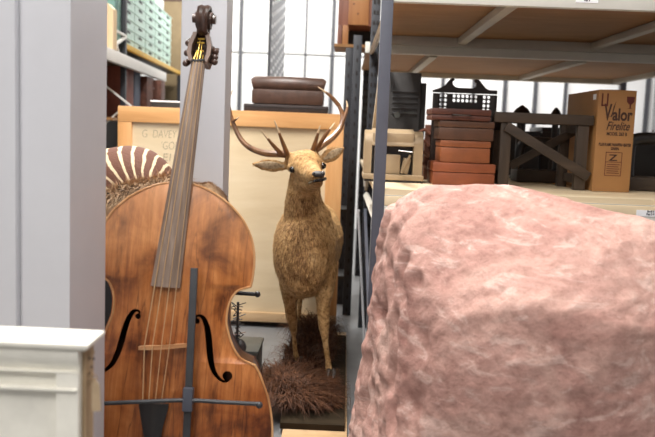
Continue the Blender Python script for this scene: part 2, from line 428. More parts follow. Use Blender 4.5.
def text(body, size, origin, ax, ay, mat, name, parent, extrude=0.0006, shear=0.0, align='CENTER', bold=0.0, width=None):
    cu = bpy.data.curves.new(name, 'FONT')
    cu.body = body; cu.size = size; cu.extrude = extrude; cu.shear = shear; cu.align_x = align; cu.offset = bold
    tmp = bpy.data.objects.new(name, cu); COL.objects.link(tmp)
    dg = bpy.context.evaluated_depsgraph_get(); dg.update()
    me = bpy.data.meshes.new_from_object(tmp.evaluated_get(dg))
    bpy.data.objects.remove(tmp)
    ax, ay = Vector(ax).normalized(), Vector(ay).normalized()
    if width:
        w = max(v.co.x for v in me.vertices) - min(v.co.x for v in me.vertices)
        me.transform(Matrix.Diagonal((width / w, 1, 1, 1)))
    R = Matrix((ax, ay, ax.cross(ay))).transposed().to_4x4()
    me.transform(Matrix.Translation(origin) @ R)
    return me, mat, name, parent
def place_text(*a, **k):
    me, mat, name, parent = text(*a, **k)
    return link_mesh(me, name, mat, parent, smooth=False)
def join_into(o, mb, mat):
    """add surface detail to an object's own mesh in a second material"""
    bm = bmesh.new(); bm.from_mesh(o.data); n = len(bm.faces)
    me = mb.mesh('t'); me.transform(wm(o).inverted()); bm.from_mesh(me); bm.faces.ensure_lookup_table()
    for f in bm.faces[n:]: f.material_index = 1
    bm.to_mesh(o.data); bm.free(); o.data.materials.append(mat); bpy.data.meshes.remove(me)
def join_text(name, mat, parent, items):
    bm = bmesh.new()
    for me in items: bm.from_mesh(me)
    me = bpy.data.meshes.new(name); bm.to_mesh(me); bm.free()
    return link_mesh(me, name, mat, parent, smooth=False)
def catmull(pts, n=6):
    out = []
    P = [Vector(p) for p in pts]
    for i in range(len(P) - 1):
        a, b, c, d = P[max(i - 1, 0)], P[i], P[i + 1], P[min(i + 2, len(P) - 1)]
        for k in range(n):
            t = k / n
            out.append(0.5 * ((2 * b) + (c - a) * t + (2 * a - 5 * b + 4 * c - d) * t * t + (3 * b - a - 3 * c + d) * t ** 3))
    out.append(P[-1])
    return out
def lerp_list(vals, n):
    out = []
    for i in range(len(vals) - 1):
        for k in range(n):
            t = k / n
            a, b = vals[i], vals[i + 1]
            out.append(tuple(x + (y - x) * t for x, y in zip(a, b)) if isinstance(a, tuple) else a + (b - a) * t)
    out.append(vals[-1])
    return out
def strands(me, n, length, width, down=Vector((0, 0, -1)), lay=0.75, jit=0.3, mask=None):
    """short hairs standing on a mesh, combed towards 'down'"""
    me.calc_loop_triangles()
    tris = []; acc = []; tot = 0
    for t in me.loop_triangles:
        c = Vector(t.center)
        if mask:
            w = mask(c, t.normal)
            if w <= 0: continue
        else: w = 1
        tot += t.area * w; acc.append(tot); tris.append((t, c))
    import bisect
    mb = MB()
    for _ in range(n):
        t, c = tris[min(bisect.bisect(acc, random.random() * tot), len(tris) - 1)]
        a, b, d = (me.vertices[i].co for i in t.vertices)
        u, v = random.random(), random.random()
        if u + v > 1: u, v = 1 - u, 1 - v
        p = a + (b - a) * u + (d - a) * v
        nn = Vector(t.normal)
        dn = down(p, nn) if callable(down) else down
        L = length(p) if callable(length) else length
        L *= random.uniform(0.6, 1.3)
        tang = dn - nn * dn.dot(nn)
        dr = (tang * lay + nn * (1 - lay) + Vector([random.gauss(0, jit) for _ in range(3)])).normalized()
        sd = dr.cross(nn)
        if sd.length < 1e-4: continue
        sd = sd.normalized() * width
        p0 = p - nn * 0.002
        mid = p0 + dr * L * 0.55; tip = p0 + (dr * 0.9 + dn * 0.25).normalized() * L
        v1, v2, v3, v4, v5 = mb.verts([p0 - sd, p0 + sd, mid + sd * .7, mid - sd * .7, tip])
        mb.face([v1, v2, v3, v4]); mb.face([v4, v3, v5])
    return mb
def rbox(mb, x0, y0, x1, y1, d, t, bev=0.0, zbase=None):
    """upright box whose front is seen between the lines of sight; returns (centre, size)"""
    c = W((x0 + x1) / 2, (y0 + y1) / 2, d); k = d / F
    s = ((x1 - x0) * k, t, (y1 - y0) * k)
    z = c.z if zbase is None else zbase + s[2] / 2
    mb.box((c.x, d + t / 2, z), s, None, bev)
    return Vector((c.x, d + t / 2, z)), s

# ------------------------------------------------------------------ the room
XL, XR, YB, YF, ZC = -4.2, 4.6, 12.2, -3.0, 4.4
def slab(name, c, s, mat):
    o = MB().box(c, s).build(name, mat, None, False); o['kind'] = 'structure'; return o
slab('floor', ((XL + XR) / 2, (YB + YF) / 2, -0.05), (XR - XL + .2, YB - YF + .2, 0.1), M['concrete'])
slab('ceiling', ((XL + XR) / 2, (YB + YF) / 2, ZC + 0.05), (XR - XL + .2, YB - YF + .2, 0.1), M['ceil'])
slab('wall_back', ((XL + XR) / 2, YB + 0.05, ZC / 2), (XR - XL + .2, 0.1, ZC), M['wall'])
slab('wall_left', (XL - 0.05, (YB + YF) / 2, ZC / 2), (0.1, YB - YF, ZC), M['side_wall'])
slab('wall_right', (XR + 0.05, (YB + YF) / 2, ZC / 2), (0.1, YB - YF, ZC), M['side_wall'])
slab('wall_front', ((XL + XR) / 2, YF - 0.05, ZC / 2), (XR - XL + .2, 0.1, ZC), M['side_wall'])
for i, (px, w) in enumerate([(241, 4.5), (306, 2.2), (333, 4.5), (411, 4.5), (443, 4), (474, 4), (505.5, 5), (536, 5), (566, 4), (621, 5), (648, 5)]):
    p = W(px, 80 if px > 400 else 40, YB)
    slab('trim_%d' % (i + 1), (p.x, YB - 0.02, ZC / 2), (w * .75 * YB / F, 0.04, ZC - 0.02), M['mullion'])
rl = W(280, 52, YB)
slab('trim_12', ((XL + XR) / 2, YB - 0.012, rl.z), (XR - XL, 0.024, 0.035), M['rail'])

# lights: rows of fluorescent battens under the ceiling
def area(x, y, sx, sy, power, z=ZC - 0.12, col=(1, 0.97, 0.93)):
    l = bpy.data.lights.new('ceiling_batten_light', 'AREA'); l.shape = 'RECTANGLE'
    l.size = sx; l.size_y = sy; l.energy = power; l.color = col
    o = bpy.data.objects.new('ceiling_batten_light', l); COL.objects.link(o); o.location = (x, y, z)
    return o
for x, y, p in ((-1.6, -1.4, 115), (0.9, -1.6, 34), (-1.6, 0.6, 40), (0.6, 0.6, 22), (-0.75, 2.3, 118), (0.75, 2.3, 34), (-0.75, 4.2, 225), (2.5, 1.2, 22), (-2.9, 6.2, 55), (-2.2, 8.6, 75)):
    area(x, y, 0.25, 1.7, p)
for x in (-2.6, -0.8, 1.0, 2.8):
    area(x, 10.7, 1.4, 0.25, 95)
wd = bpy.data.worlds.new('world'); scn.world = wd; wd.use_nodes = True
wd.node_tree.nodes['Background'].inputs[0].default_value = (0.9, 0.95, 1, 1)
wd.node_tree.nodes['Background'].inputs[1].default_value = 0.3

# ------------------------------------------------------------------ double bass
TH = math.radians(8.0)
P0 = W(166.5, 347, 2.86)
nrm = Vector((0, -math.cos(TH), -math.sin(TH)))           # placeholder outward normal of the belly (leans back)
nrm = Vector((0, -math.cos(TH), math.sin(TH)))
def onplane(px, py, p, n):
    r = ray(px, py); return CAMP + r * ((p - CAMP).dot(n) / r.dot(n))
CXB = lambda y: 180.5 - 0.087 * (y - 185)
axis = (onplane(CXB(200), 200, P0, nrm) - onplane(CXB(430), 430, P0, nrm)).normalized()
bx = (-nrm).cross(axis).normalized()                     # lateral, to the right
Rb = Matrix((bx, -nrm, axis)).transposed()                # columns: x lateral, y into the body, z up the neck
L0 = P0.z / axis.z                                         # along the axis down to the floor
MBASS = Matrix.Translation(P0) @ Rb.to_4x4() @ Matrix.Translation((0, 0, -L0))
bass = empty('double_bass', None, 'orange-brown double bass leaning behind the cream mantelpiece, pale shoulders worn', 'double bass', mat=MBASS)
MBI = MBASS.inverted()
def BL(px, py, n=0.0):
    """lateral r and height u on the bass where it stands n in front of the belly edge"""
    o = MBI @ CAMP; d = MBI.to_3x3() @ ray(px, py)
    t = (-n - o.y) / d.y; p = o + d * t
    return p.x, p.z
def seg_curve(pts, n=5):
    return [(p.x, p.y) for p in catmull([(a, b, 0) for a, b in pts], n)]
UPPER = seg_curve([(184.5, 12), (188, 23), (192, 31.5), (196, 38.5), (203.5, 49), (208.5, 54.5), (220.8, 65.5), (237.3, 74.6), (252.4, 78.8), (265, 80), (277, 79.6), (286.6, 78.4)])
CBOUT = seg_curve([(287.4, 75.5), (290.6, 66), (295, 62), (300, 59.5), (307, 57.6), (314, 57), (322, 57.2), (329, 59), (338, 62), (345.6, 65.5), (352, 69.2), (358, 74.5), (362, 82), (364.8, 89.5)])
LOWER = seg_curve([(366, 90), (374.4, 95.2), (390, 102.3), (398, 105.5), (417.5, 110.6), (437, 113), (455, 112), (470, 107), (482, 97.5), (490, 84), (495, 62), (497.5, 34), (498.5, 10)])
OUT = []
for y, h in UPPER + CBOUT + LOWER:
    r, u = BL(CXB(y) + h, y); OUT.append((r, u))
UMAX, UMIN = OUT[0][1], OUT[-1][1]
def arch_n(r, u, hw):
    t = max(-1, min(1, r / max(hw, 1e-4)))
    v = (u - UMIN) / (UMAX - UMIN)
    pr = max(0.0, math.sin(PI * min(max(v, 0), 1))) ** 0.5
    e = 1 - t * t
    return 0.004 + 0.034 * pr * e ** 1.1 - 0.004 * math.exp(-((abs(t) - 0.9) / 0.06) ** 2) * pr
def hw_at(u):
    for (r0, u0), (r1, u1) in zip(OUT, OUT[1:]):
        if u1 <= u <= u0: return r0 + (r1 - r0) * ((u0 - u) / max(u0 - u1, 1e-6))
    return OUT[-1][0]
def belly_mesh():
    mb = MB(); NT = 36
    top, bot = [], []
    for r, u in OUT:
        tr, br = [], []
        for k in range(NT + 1):
            t = -1 + 2 * k / NT; x = t * (r + 0.004)
            n = arch_n(x, u, r + 0.004)
            tr.append(mb.bm.verts.new((x, -n, u))); br.append(mb.bm.verts.new((x, -n + 0.008, u)))
        top.append(tr); bot.append(br)
    for i in range(len(OUT) - 1):
        for k in range(NT):
            mb.face([top[i][k], top[i][k + 1], top[i + 1][k + 1], top[i + 1][k]])
            mb.face([bot[i][k], bot[i + 1][k], bot[i + 1][k + 1], bot[i][k + 1]])
        for k in (0, NT): mb.face([top[i][k], top[i + 1][k], bot[i + 1][k], bot[i][k]])
    for k in range(NT):
        for i in (0, -1): mb.face([top[i][k], bot[i][k], bot[i][k + 1], top[i][k + 1]])
    return mb
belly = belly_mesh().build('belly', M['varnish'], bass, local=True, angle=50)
# f-holes cut through the belly
FP = [(197.5, 320.5, 2.0), (196.4, 316.5, 2.4), (200.5, 315.6, 3.2), (204, 319, 4.8), (207, 327, 6.0), (208.6, 337, 6.6), (209.6, 349, 6.8), (211, 360, 6.4), (213.6, 370, 5.4), (217.5, 376.5, 4.2), (222, 380.6, 3.2), (226.5, 381.4, 2.6), (229.5, 379, 2.4)]
EYES = [(197.3, 321.0, 3.0), (227.4, 376.0, 5.2)]
cut = MB()
def cutters(mb, sg):
    P = []
    for x, y, w in FP:
        r, u = BL(x, y, 0.02); P.append((r * sg, u, w / 285))
    C = catmull([(a, b, c) for a, b, c in P], 4)
    L, R_ = [], []
    for i, p in enumerate(C):
        q0, q1 = C[max(i - 1, 0)], C[min(i + 1, len(C) - 1)]
        d = Vector((q1.x - q0.x, q1.y - q0.y)).normalized(); nn = Vector((-d.y, d.x))
        L.append((p.x + nn.x * p.z / 2, p.y + nn.y * p.z / 2)); R_.append((p.x - nn.x * p.z / 2, p.y - nn.y * p.z / 2))
    rings = [[(l[0], -0.08, l[1]), (r[0], -0.08, r[1]), (r[0], 0.03, r[1]), (l[0], 0.03, l[1])] for l, r in zip(L, R_)]
    mb.loft(rings)
cut_objs = []
for sg in (1, -1):
    mb = MB(); cutters(mb, sg); cut_objs.append(mb.build('cutter', None, None, False))
    for x, y, rr in EYES:
        r, u = BL(x, y, 0.02); mb = MB()
        mb.tube([(r * sg, -0.08, u), (r * sg, 0.03, u)], rr / 285, 16); cut_objs.append(mb.build('cutter', None, None, False))
for c in cut_objs: c.matrix_basis = MBASS
for c in cut_objs:
    m = belly.modifiers.new('b', 'BOOLEAN'); m.operation = 'DIFFERENCE'; m.object = c; m.solver = 'EXACT'
dg = bpy.context.evaluated_depsgraph_get(); dg.update()
nm = bpy.data.meshes.new_from_object(belly.evaluated_get(dg))
belly.modifiers.clear(); belly.data = nm
nm.shade_smooth()
bm_ = bmesh.new(); bm_.from_mesh(nm)
for e in bm_.edges:
    e.smooth = not (len(e.link_faces) == 2 and e.calc_face_angle(0) > math.radians(45))
bm_.to_mesh(nm); bm_.free()
for c in cut_objs: bpy.data.objects.remove(c)
# ribs, back, binding
DEP = 0.205
mb = MB()
loop = [(r, u) for r, u in OUT] + [(-r, u) for r, u in reversed(OUT)]
def dep(u): return DEP * (0.62 + 0.38 * min(1, max(0, (UMAX - u) / (UMAX - UMIN) / .55)))
mb.loft([[(r * 0.975, 0.004, u) for r, u in loop], [(r * 0.93, dep(u), u) for r, u in loop]], True, False)
mb.build('ribs', M['rib'], bass, local=True)
mb = MB(); NT = 12; g = []
for r, u in OUT:
    g.append(mb.verts([((-r + 2 * r * k / NT) * .94, dep(u) + 0.003, u) for k in range(NT + 1)]))
for i in range(len(g) - 1):
    for k in range(NT): mb.face([g[i][k], g[i + 1][k], g[i + 1][k + 1], g[i][k + 1]])
bk = mb.build('back', M['rib'], bass, local=True)
applied(bk, [('SOLIDIFY', dict(thickness=0.006))])
mb = MB()
mb.tube([((r + 0.003), -0.004, u) for r, u in loop[::1]], 0.0042, 6)
mb.build('binding', M['edge'], bass, local=True)
# strings plane and neck
def SP(px, py, n):
    r, u = BL(px, py, n); return Vector((r, -n, u))
nN, nE, nB, nT = 0.012, 0.070, 0.082, 0.060
STR_N = [(193.6, 61), (196.6, 60.6), (199.6, 60.2), (202.6, 59.8)]
STR_B = [(144.5, 345.2), (152.6, 344.8), (161.6, 344.2), (169.8, 343.4)]
STR_T = [(142.5, 404), (148.5, 404), (155, 404), (161, 404)]
# fingerboard
def fb_section(px_l, px_r, y, n, th):
    a, b = SP(px_l, y, n), SP(px_r, y, n)
    c = (a + b) / 2; w = (b - a).x
    prof = [(-.5, -th), (-.5, -.004), (-.49, -0.003), (-.27, .013 * w / .1), (0, .015 * w / .1), (.28, .011 * w / .1), (.49, .001), (.5, -.004), (.5, -th)]
    return [Vector((c.x + p[0] * w, c.y - p[1], c.z)) for p in prof]
ys = [287, 250, 215, 185, 150, 115, 85, 62]
def fbx(y):
    t = (287 - y) / (287 - 60.0)
    l = 150.2 + (191.5 - 150.2) * t; r = 180.2 + (205 - 180.2) * t
    return l, r
rings = []
for y in ys:
    t = (287 - y) / (287 - 60.0); l, r = fbx(y)
    rings.append(fb_section(l, r, y, 0.052 + (0.0 - 0.052) * t, 0.014))
MB().loft(rings).build('fingerboard', M['ebony_worn'], bass, local=True, angle=18)
# neck under the fingerboard
mb = MB(); rings = []
for y in (192, 178, 150, 115, 85, 60):
    t = (287 - y) / (287 - 60.0); l, r = fbx(y)
    a, b = SP(l, y, 0.04 - 0.052 * t), SP(r, y, 0.04 - 0.052 * t)
    c = (a + b) / 2; w = (b - a).x * 0.47; dpt = 0.045 if y < 185 else 0.12
    ring = [Vector((c.x + w, c.y, c.z))]
    for k in range(9):
        an = PI * k / 8
        ring.append(Vector((c.x + w * math.cos(an), c.y + 0.004 + dpt * math.sin(an), c.z)))
    ring.append(Vector((c.x - w, c.y, c.z)))
    rings.append(ring)
mb.loft(rings)
hl = SP(179, 190, 0)
mb.box((hl.x, 0.05, hl.z - 0.01), (0.06, 0.13, 0.09), None, 0.012)
mb.build('neck', M['neck'], bass, local=True)
# nut, pegbox, scroll
nut = [SP(x, y, nN - 0.004) for x, y in STR_N]
mb = MB(); a, b = SP(191.3, 61, nN - 0.008), SP(205, 60, nN - 0.008)
mb.bar(a, b, 0.012, 0.010, Vector((0, 1, 0)), 0.002); mb.build('nut', M['black'], bass, local=True)
pa = SP(198.2, 62, -0.005); pb = SP(201.5, 34, -0.02)
pdir = (pb - pa).normalized(); plat = Vector((1, 0, 0)); plat = (plat - pdir * plat.dot(pdir)).normalized(); pin = pdir.cross(plat)
if pin.y < 0: pin = -pin
plen = (pb - pa).length
mb = MB()
for sg in (-1, 1):
    prof = [(0.026 * sg, 0), (0.036 * sg, 0.25), (0.036 * sg, 0.55), (0.022 * sg, 1.02)]
    rings = []
    for x, t in prof:
        c = pa + pdir * plen * t + plat * x; w = 0.0075; dd = 0.075 - 0.03 * t
        rings.append([c - plat * w - pin * 0.012, c + plat * w - pin * 0.012, c + plat * w + pin * dd, c - plat * w + pin * dd])
    mb.loft(rings)
mb.bar(pa + pin * 0.066, pb + pin * 0.04, 0.06, 0.012, plat)
mb.build('pegbox', M['cheek'], bass, local=True)
mb = MB()
for i, x in enumerate((-0.018, -0.006, 0.006, 0.018)):
    t = (0.42, 0.86, 0.72, 0.3)[i]
    mb.tube([nut[i], pa + pdir * plen * t + plat * x * 0.7 + pin * 0.012], 0.0022, 6)
for t in (0.42, 0.72, 0.86):
    mb.tube([pa + pdir * plen * t - plat * 0.014 + pin * 0.012, pa + pdir * plen * t + plat * 0.014 + pin * 0.008], 0.0038, 8)
mb.build('string_windings', M['brass'], bass, local=True)
for i, (t, sg) in enumerate(((0.18, 1), (0.42, -1), (0.55, 1), (0.78, -1), (0.34, 1), (0.05, -1))[:6]):
    mb = MB(); c = pa + pdir * plen * t + pin * 0.025
    w = 0.036
    e = c + plat * sg * (w + (0.022 if sg > 0 else 0.012))
    mb.tube([c + plat * sg * w * 0.6, e], 0.0065, 8)
    mb.tube([e - pin * 0.012 - pdir * 0.012, e + pin * 0.018 + pdir * 0.012], [(0.011, 0.006), (0.008, 0.005)], 8)
    mb.ball(e - pin * 0.012 - pdir * 0.010, 0.013, 10, 7)
    mb.ball(c + plat * sg * (w + 0.008), (0.012, 0.014, 0.014), 10, 7)
    mb.build('tuning_peg', M['head'], bass, local=True)
mb = MB()
sc0 = SP(204.3, 19, -0.015)
rings = []
NS = 64
for i in range(NS + 1):
    t = i / NS
    an = math.radians(-150) + t * math.radians(760)
    rad = 0.052 * (1 - t) ** 0.9 + 0.010
    hwid = 0.018 + 0.021 * t ** 1.3
    th = 0.013 * (1 - t * 0.55)
    def pt(rr, x): return sc0 + pin * (-rr * math.cos(an)) + pdir * (rr * math.sin(an)) + plat * x
    rings.append([pt(rad - th, -hwid), pt(rad, -hwid), pt(rad + th * .35, -hwid * .55), pt(rad, 0), pt(rad + th * .35, hwid * .55), pt(rad, hwid), pt(rad - th, hwid)])
mb.loft(rings)
mb.tube([sc0 - plat * 0.043, sc0 + plat * 0.043], 0.017, 14)
mb.tube([pb - pdir * 0.006 + pin * 0.008, pb + pdir * 0.03 + pin * 0.014, sc0 - pdir * 0.03 + pin * 0.012], [(0.024, 0.026), (0.021, 0.022), (0.026, 0.02)], 12, plat)
mb.build('scroll', M['head'], bass, local=True)
# strings
for i in range(4):
    top = nut[i]; brg = SP(*STR_B[i], nB); tl = SP(*STR_T[i], nT)
    MB().tube([top, brg, tl], (0.0021, 0.0018, 0.0016, 0.0014)[i], 6).build('string', M['gut'], bass, local=True)
# bridge
mb = MB()
bl, br_ = SP(137, 348.5, nB - 0.004), SP(188, 345.5, nB - 0.012)
def bp(t, n):       # t along the bridge, n height
    p = bl.lerp(br_, t); return Vector((p.x, -n, p.z - (nB - n) * 0.02))
prof_top = [(0, .058), (.08, .066), (.25, .076), (.45, nB), (.65, .078), (.85, .066), (1, .054)]
prof_bot = [(1, .046), (.9, .044), (.86, .030), (.92, .0285), (.92, .0235), (.66, .0300), (.68, .036), (.76, .044), (.62, .055), (.5, .058), (.38, .055), (.24, .044), (.32, .036), (.34, .0300), (.08, .0235), (.08, .0285), (.14, .030), (.1, .044), (0, .048)]
poly = [bp(t, n) for t, n in prof_top + prof_bot]
a = mb.verts([p - Vector((0, 0, 0.008)) for p in poly]); b = mb.verts([p + Vector((0, 0, 0.006)) for p in poly])
mb.face(a); mb.face(list(reversed(b)))
for i in range(len(poly)): mb.face([a[i], b[i], b[(i + 1) % len(poly)], a[(i + 1) % len(poly)]])
mb.build('bridge', M['bridgewood'], bass, local=True, angle=30)
# tailpiece
mb = MB(); rings = []
for y, l, r, n in ((403, 138.5, 168.5, nT), (408, 138.5, 168, nT), (425, 141.5, 163, nT - 0.004), (445, 144.5, 159, nT - 0.01), (480, 146.5, 155.5, 0.045), (494, 148, 154, 0.035)):
    a, b = SP(l, y, n), SP(r, y, n); c = (a + b) / 2; w = (b - a).x / 2
    rings.append([Vector((c.x + w * p[0], c.y - p[1], c.z)) for p in ((-1, -.012), (-1, -.002), (-.5, .008), (0, .011), (.5, .008), (1, -.002), (1, -.012))])
mb.loft(rings); mb.build('tailpiece', M['black'], bass, local=True)
mb = MB(); mb.tube([(0, 0.09, 0.0), (0, 0.09, UMIN)], 0.008, 10); mb.tube([(0, 0.09, UMIN - 0.03), (0, 0.09, UMIN + 0.01)], 0.022, 14)
mb.build('endpin', M['grey_metal'], bass, local=True)

# bar stand that holds the bass
def BW(px, py, n): return MBASS @ SP(px, py, n)
a, b = BW(194.3, 268, 0.078), BW(186.5, 437, 0.078)
dirv = (b - a).normalized(); foot = b + dirv * ((0.015 - b.z) / dirv.z)
stand = empty('instrument_stand', (foot.x, foot.y, 0), 'dark grey steel stand with upright and cross bar in front of the double bass', 'instrument stand')
MB().bar(a, foot, 0.0265, 0.012, Vector((1, 0, 0)), 0.002).build('upright_bar', M['grey_metal'], stand)
mb = MB(); q = [BW(102.5, 403.5, 0.098), BW(145, 401.6, 0.098), BW(187, 400.3, 0.098), BW(225, 402.3, 0.098), BW(259, 404, 0.098)]
mb.tube(catmull(q, 5), 0.0078, 10); cross = mb.build('cross_bar', M['grey_metal'], stand)
for kp_, kr_ in ((q[-1] + Vector((0.001, 0, -0.004)), 0.0125), (q[0], 0.0115)): MB().ball(kp_, kr_, 12, 8).build('end_knob', M['grey_metal'], cross)
mb = MB(); mb.bar(BW(188.8, 387.5, 0.09), BW(187.8, 411, 0.09), 0.036, 0.034, Vector((1, 0, 0)), 0.004)
mb.build('clamp', M['blue_plastic'], stand, label='dark slate plastic clamp')
mb = MB()
foot_dy = 3.135 - foot.y
mb.bar(foot + Vector((-.28, 0, 0)), foot + Vector((.28, 0, 0)), 0.04, 0.02, Vector((0, 1, 0)), .004)
mb.bar(foot + Vector((0, 0, 0)), foot + Vector((0, foot_dy, 0)), 0.04, 0.02, Vector((1, 0, 0)), .004)
back_foot = foot + Vector((0, foot_dy, 0))
mb.build('foot', M['grey_metal'], stand)
arm_y = 3.135
pe = W(257.5, 294.3, arm_y)
mb = MB(); mb.tube([back_foot, Vector((back_foot.x, back_foot.y, pe.z - .03)), Vector((back_foot.x, back_foot.y, pe.z))], 0.011, 10)
mb.build('rear_post', M['grey_metal'], stand)
mb = MB(); mb.tube([(back_foot.x, arm_y, pe.z + .004), pe], 0.0085, 10); mb.ball(pe, 0.0125, 12, 8)
mb.build('support_arm', M['ironblack'], stand)

bc = empty('black_case', (-.96, 3.16, 0), 'black upright case edge showing through the waist of the double bass beside the pillar', 'case')
MB().box((-.97, 3.135, .52), (.34, .045, 1.04), None, .01).build('case_shell', M['black'], bc)
MB().box((-.97, 3.135, 1.048), (.30, .03, .012), None, .003).build('top_strip', M['black'], bc)
# ------------------------------------------------------------------ taxidermy stag
dB = 4.0
zb0, zb1 = 0.028, 0.058
SX = -0.203
skid = MB(); xl, xr = Wz(282, 432, 0.03).x, Wz(347, 432, 0.03).x
skid.box(((xl + xr) / 2, 4.64, zb0 / 2), (xr - xl, 2.2, zb0 - .001), None, 0.003)
o = base_thing(skid.build('plywood_board', M['batten'], None)); tag(o, 'pale timber board lying on the floor under the stag mount', 'board')
stag = empty('stag_mount', (SX, 4.9, zb0), 'taxidermy red deer stag with antlers standing on a dried grass base', 'taxidermy stag')
fl, fr = Wz(280.5, 426, zb0).x, Wz(344.5, 426, zb0).x
yb_ = Wz(312, 430, zb0).y
mb = MB(); ln = 1.74
mb.loft([[(fl, yb_, zb0), (fr, yb_, zb0), (fr + .01, yb_ + ln, zb0), (fl - .06, yb_ + ln, zb0)], [(fl, yb_, zb1), (fr, yb_, zb1), (fr + .01, yb_ + ln, zb1), (fl - .06, yb_ + ln, zb1)]])
bb = mb.build('base_board', M['basewood'], stag, False)

body = MB()
def T(points, seg=20, n=5, side=(1, 0, 0)):
    P = [Vector(p[0]) for p in points]; R_ = [p[1] if isinstance(p[1], tuple) else (p[1], p[1]) for p in points]
    body.tube(catmull(P, n), lerp_list(R_, n), seg, side)
T([((SX - .0, 4.37, .81), (.07, .12)), ((SX, 4.42, .81), (.135, .20)), ((SX, 4.52, .80), (.178, .262)), ((SX, 4.68, .79), (.196, .29)), ((SX + .008, 4.95, .78), (.2, .25)), ((SX + .018, 5.2, .775), (.203, .22)), ((SX + .02, 5.4, .80), (.187, .2)), ((SX + .02, 5.6, .83), (.16, .17)), ((SX + .02, 5.72, .85), (.09, .1))], 24)
hx = lambda px, py, d: W(px, py, d)
T([(hx(308.5, 236, 4.62), (.168, .18)), (hx(306.5, 219, 4.58), (.142, .165)), (hx(304, 206, 4.55), (.112, .145)), (hx(303.5, 196, 4.52), (.096, .13)), (hx(304, 185, 4.50), (.09, .115)), (hx(305, 174, 4.48), (.084, .10))], 22)
# head: skull to muzzle, and the jaw beneath
T([(hx(304.5, 164, 4.58), (.055, .05)), (hx(304.5, 163, 4.53), (.088, .074)), (hx(305, 164.5, 4.45), (.096, .084)), (hx(306.5, 167, 4.36), (.084, .085)), (hx(309, 170.5, 4.28), (.064, .07)), (hx(312.5, 173.5, 4.19), (.048, .052)), (hx(316.5, 176, 4.10), (.042, .042)), (hx(318.3, 176.8, 4.055), (.036, .033))], 20, 5)
T([(hx(304.5, 182, 4.45), (.075, .06)), (hx(307, 184, 4.36), (.06, .05)), (hx(311, 184, 4.26), (.045, .038)), (hx(315.5, 183.5, 4.16), (.034, .024)), (hx(318, 182.2, 4.09), (.028, .016))], 16, 4)
body.ball(hx(290.8, 168, 4.40), (.022, .04, .026)); body.ball(hx(321, 165, 4.42), (.022, .04, .024))     # brows
body.ball(hx(290, 157, 4.5), .034); body.ball(hx(312.5, 154.8, 4.5), .036); body.ball(hx(301, 156, 4.47), (.06, .06, .035))                                # pedicles
def leg(pts): T([(W(a, b, d), r) for a, b, d, r in pts], 14, 5)
leg([(291, 248, 4.66, (.06, .12)), (289.5, 270, 4.64, (.07, .095)), (289.3, 287, 4.63, .058), (290.3, 304, 4.64, .041), (292, 318, 4.65, .036), (293, 325, 4.66, .028), (294, 336, 4.68, .0175), (295, 349, 4.71, .016), (296.3, 358, 4.73, .022), (297.2, 364, 4.74, .020), (298, 369, 4.745, .026)])
leg([(322, 245, 4.58, (.06, .12)), (325, 266, 4.56, (.07, .095)), (324.6, 285, 4.545, .058), (323.6, 303, 4.54, .043), (323.6, 318, 4.535, .037), (324.2, 329, 4.535, .031), (325.6, 342, 4.535, .0185), (327.4, 358, 4.54, .0165), (328.8, 369, 4.54, .022), (329.6, 375, 4.53, .019), (330.2, 380, 4.52, .027)])
for sx, px in ((-.07, 304), (.085, 0)):
    X = SX + sx
    T([((X, 5.48, .80), (.09, .17)), ((X, 5.44, .66), (.075, .13)), ((X - .004, 5.46, .55), (.055, .075)), ((X - .004, 5.54, .45), (.034, .045)), ((X, 5.60, .36), (.025, .031)), ((X, 5.595, .24), (.018, .022)), ((X, 5.58, .13), (.019, .021)), ((X, 5.56, zb1 + .03), .024)], 14, 5)
T([((SX, 5.70, .93), (.04, .03)), ((SX, 5.78, .88), (.04, .02)), ((SX, 5.79, .78), .02)], 10, 4)
# ears as thick leaves of the same skin
def ear(base, tip, w, up, thick=.011):
    base, tip = Vector(base), Vector(tip); ax = tip - base; L = ax.length; ax.normalize()
    upv = (Vector(up) - ax * Vector(up).dot(ax)).normalized(); nv = ax.cross(upv)
    P, R_ = [], []
    for t, k in ((0, .42), (.15, .62), (.35, .95), (.55, 1.0), (.75, .78), (.9, .4), (1, .1)):
        P.append(base + ax * L * t + nv * 0.0); R_.append((w * k, thick * (1 if t < .8 else .7)))
    body.tube(catmull(P, 4), lerp_list(R_, 4), 14, upv)
    return ax, upv, nv
EL = (hx(290.5, 166.8, 4.5), hx(252.0, 164.0, 4.46)); ER = (hx(320.0, 161.5, 4.52), hx(344.8, 147.2, 4.5))
ear(EL[0], EL[1], .039, (0, -.15, 1)); ear(ER[0], ER[1], .044, (-.45, -.15, .9))
deer = body.build('body', M['deer'], stag, local=False)
applied(deer, [('REMESH', dict(mode='VOXEL', voxel_size=0.0085, use_smooth_shade=True)), ('SMOOTH', dict(factor=0.5, iterations=7))])
me = deer.data
off = wm(stag).translation
def displaced(me, fn):
    co = [v.co.copy() for v in me.vertices]; no = [v.normal.copy() for v in me.vertices]
    flat = []
    for p, n in zip(co, no): flat.extend(fn(p, n))
    me.vertices.foreach_set('co', flat); me.update()
displaced(me, lambda p, n: p + n * (noise.noise(p * 9) * 0.006 + noise.noise(p * 30) * 0.0025))
me.shade_smooth(); me.materials.clear(); me.materials.append(M['deer'])
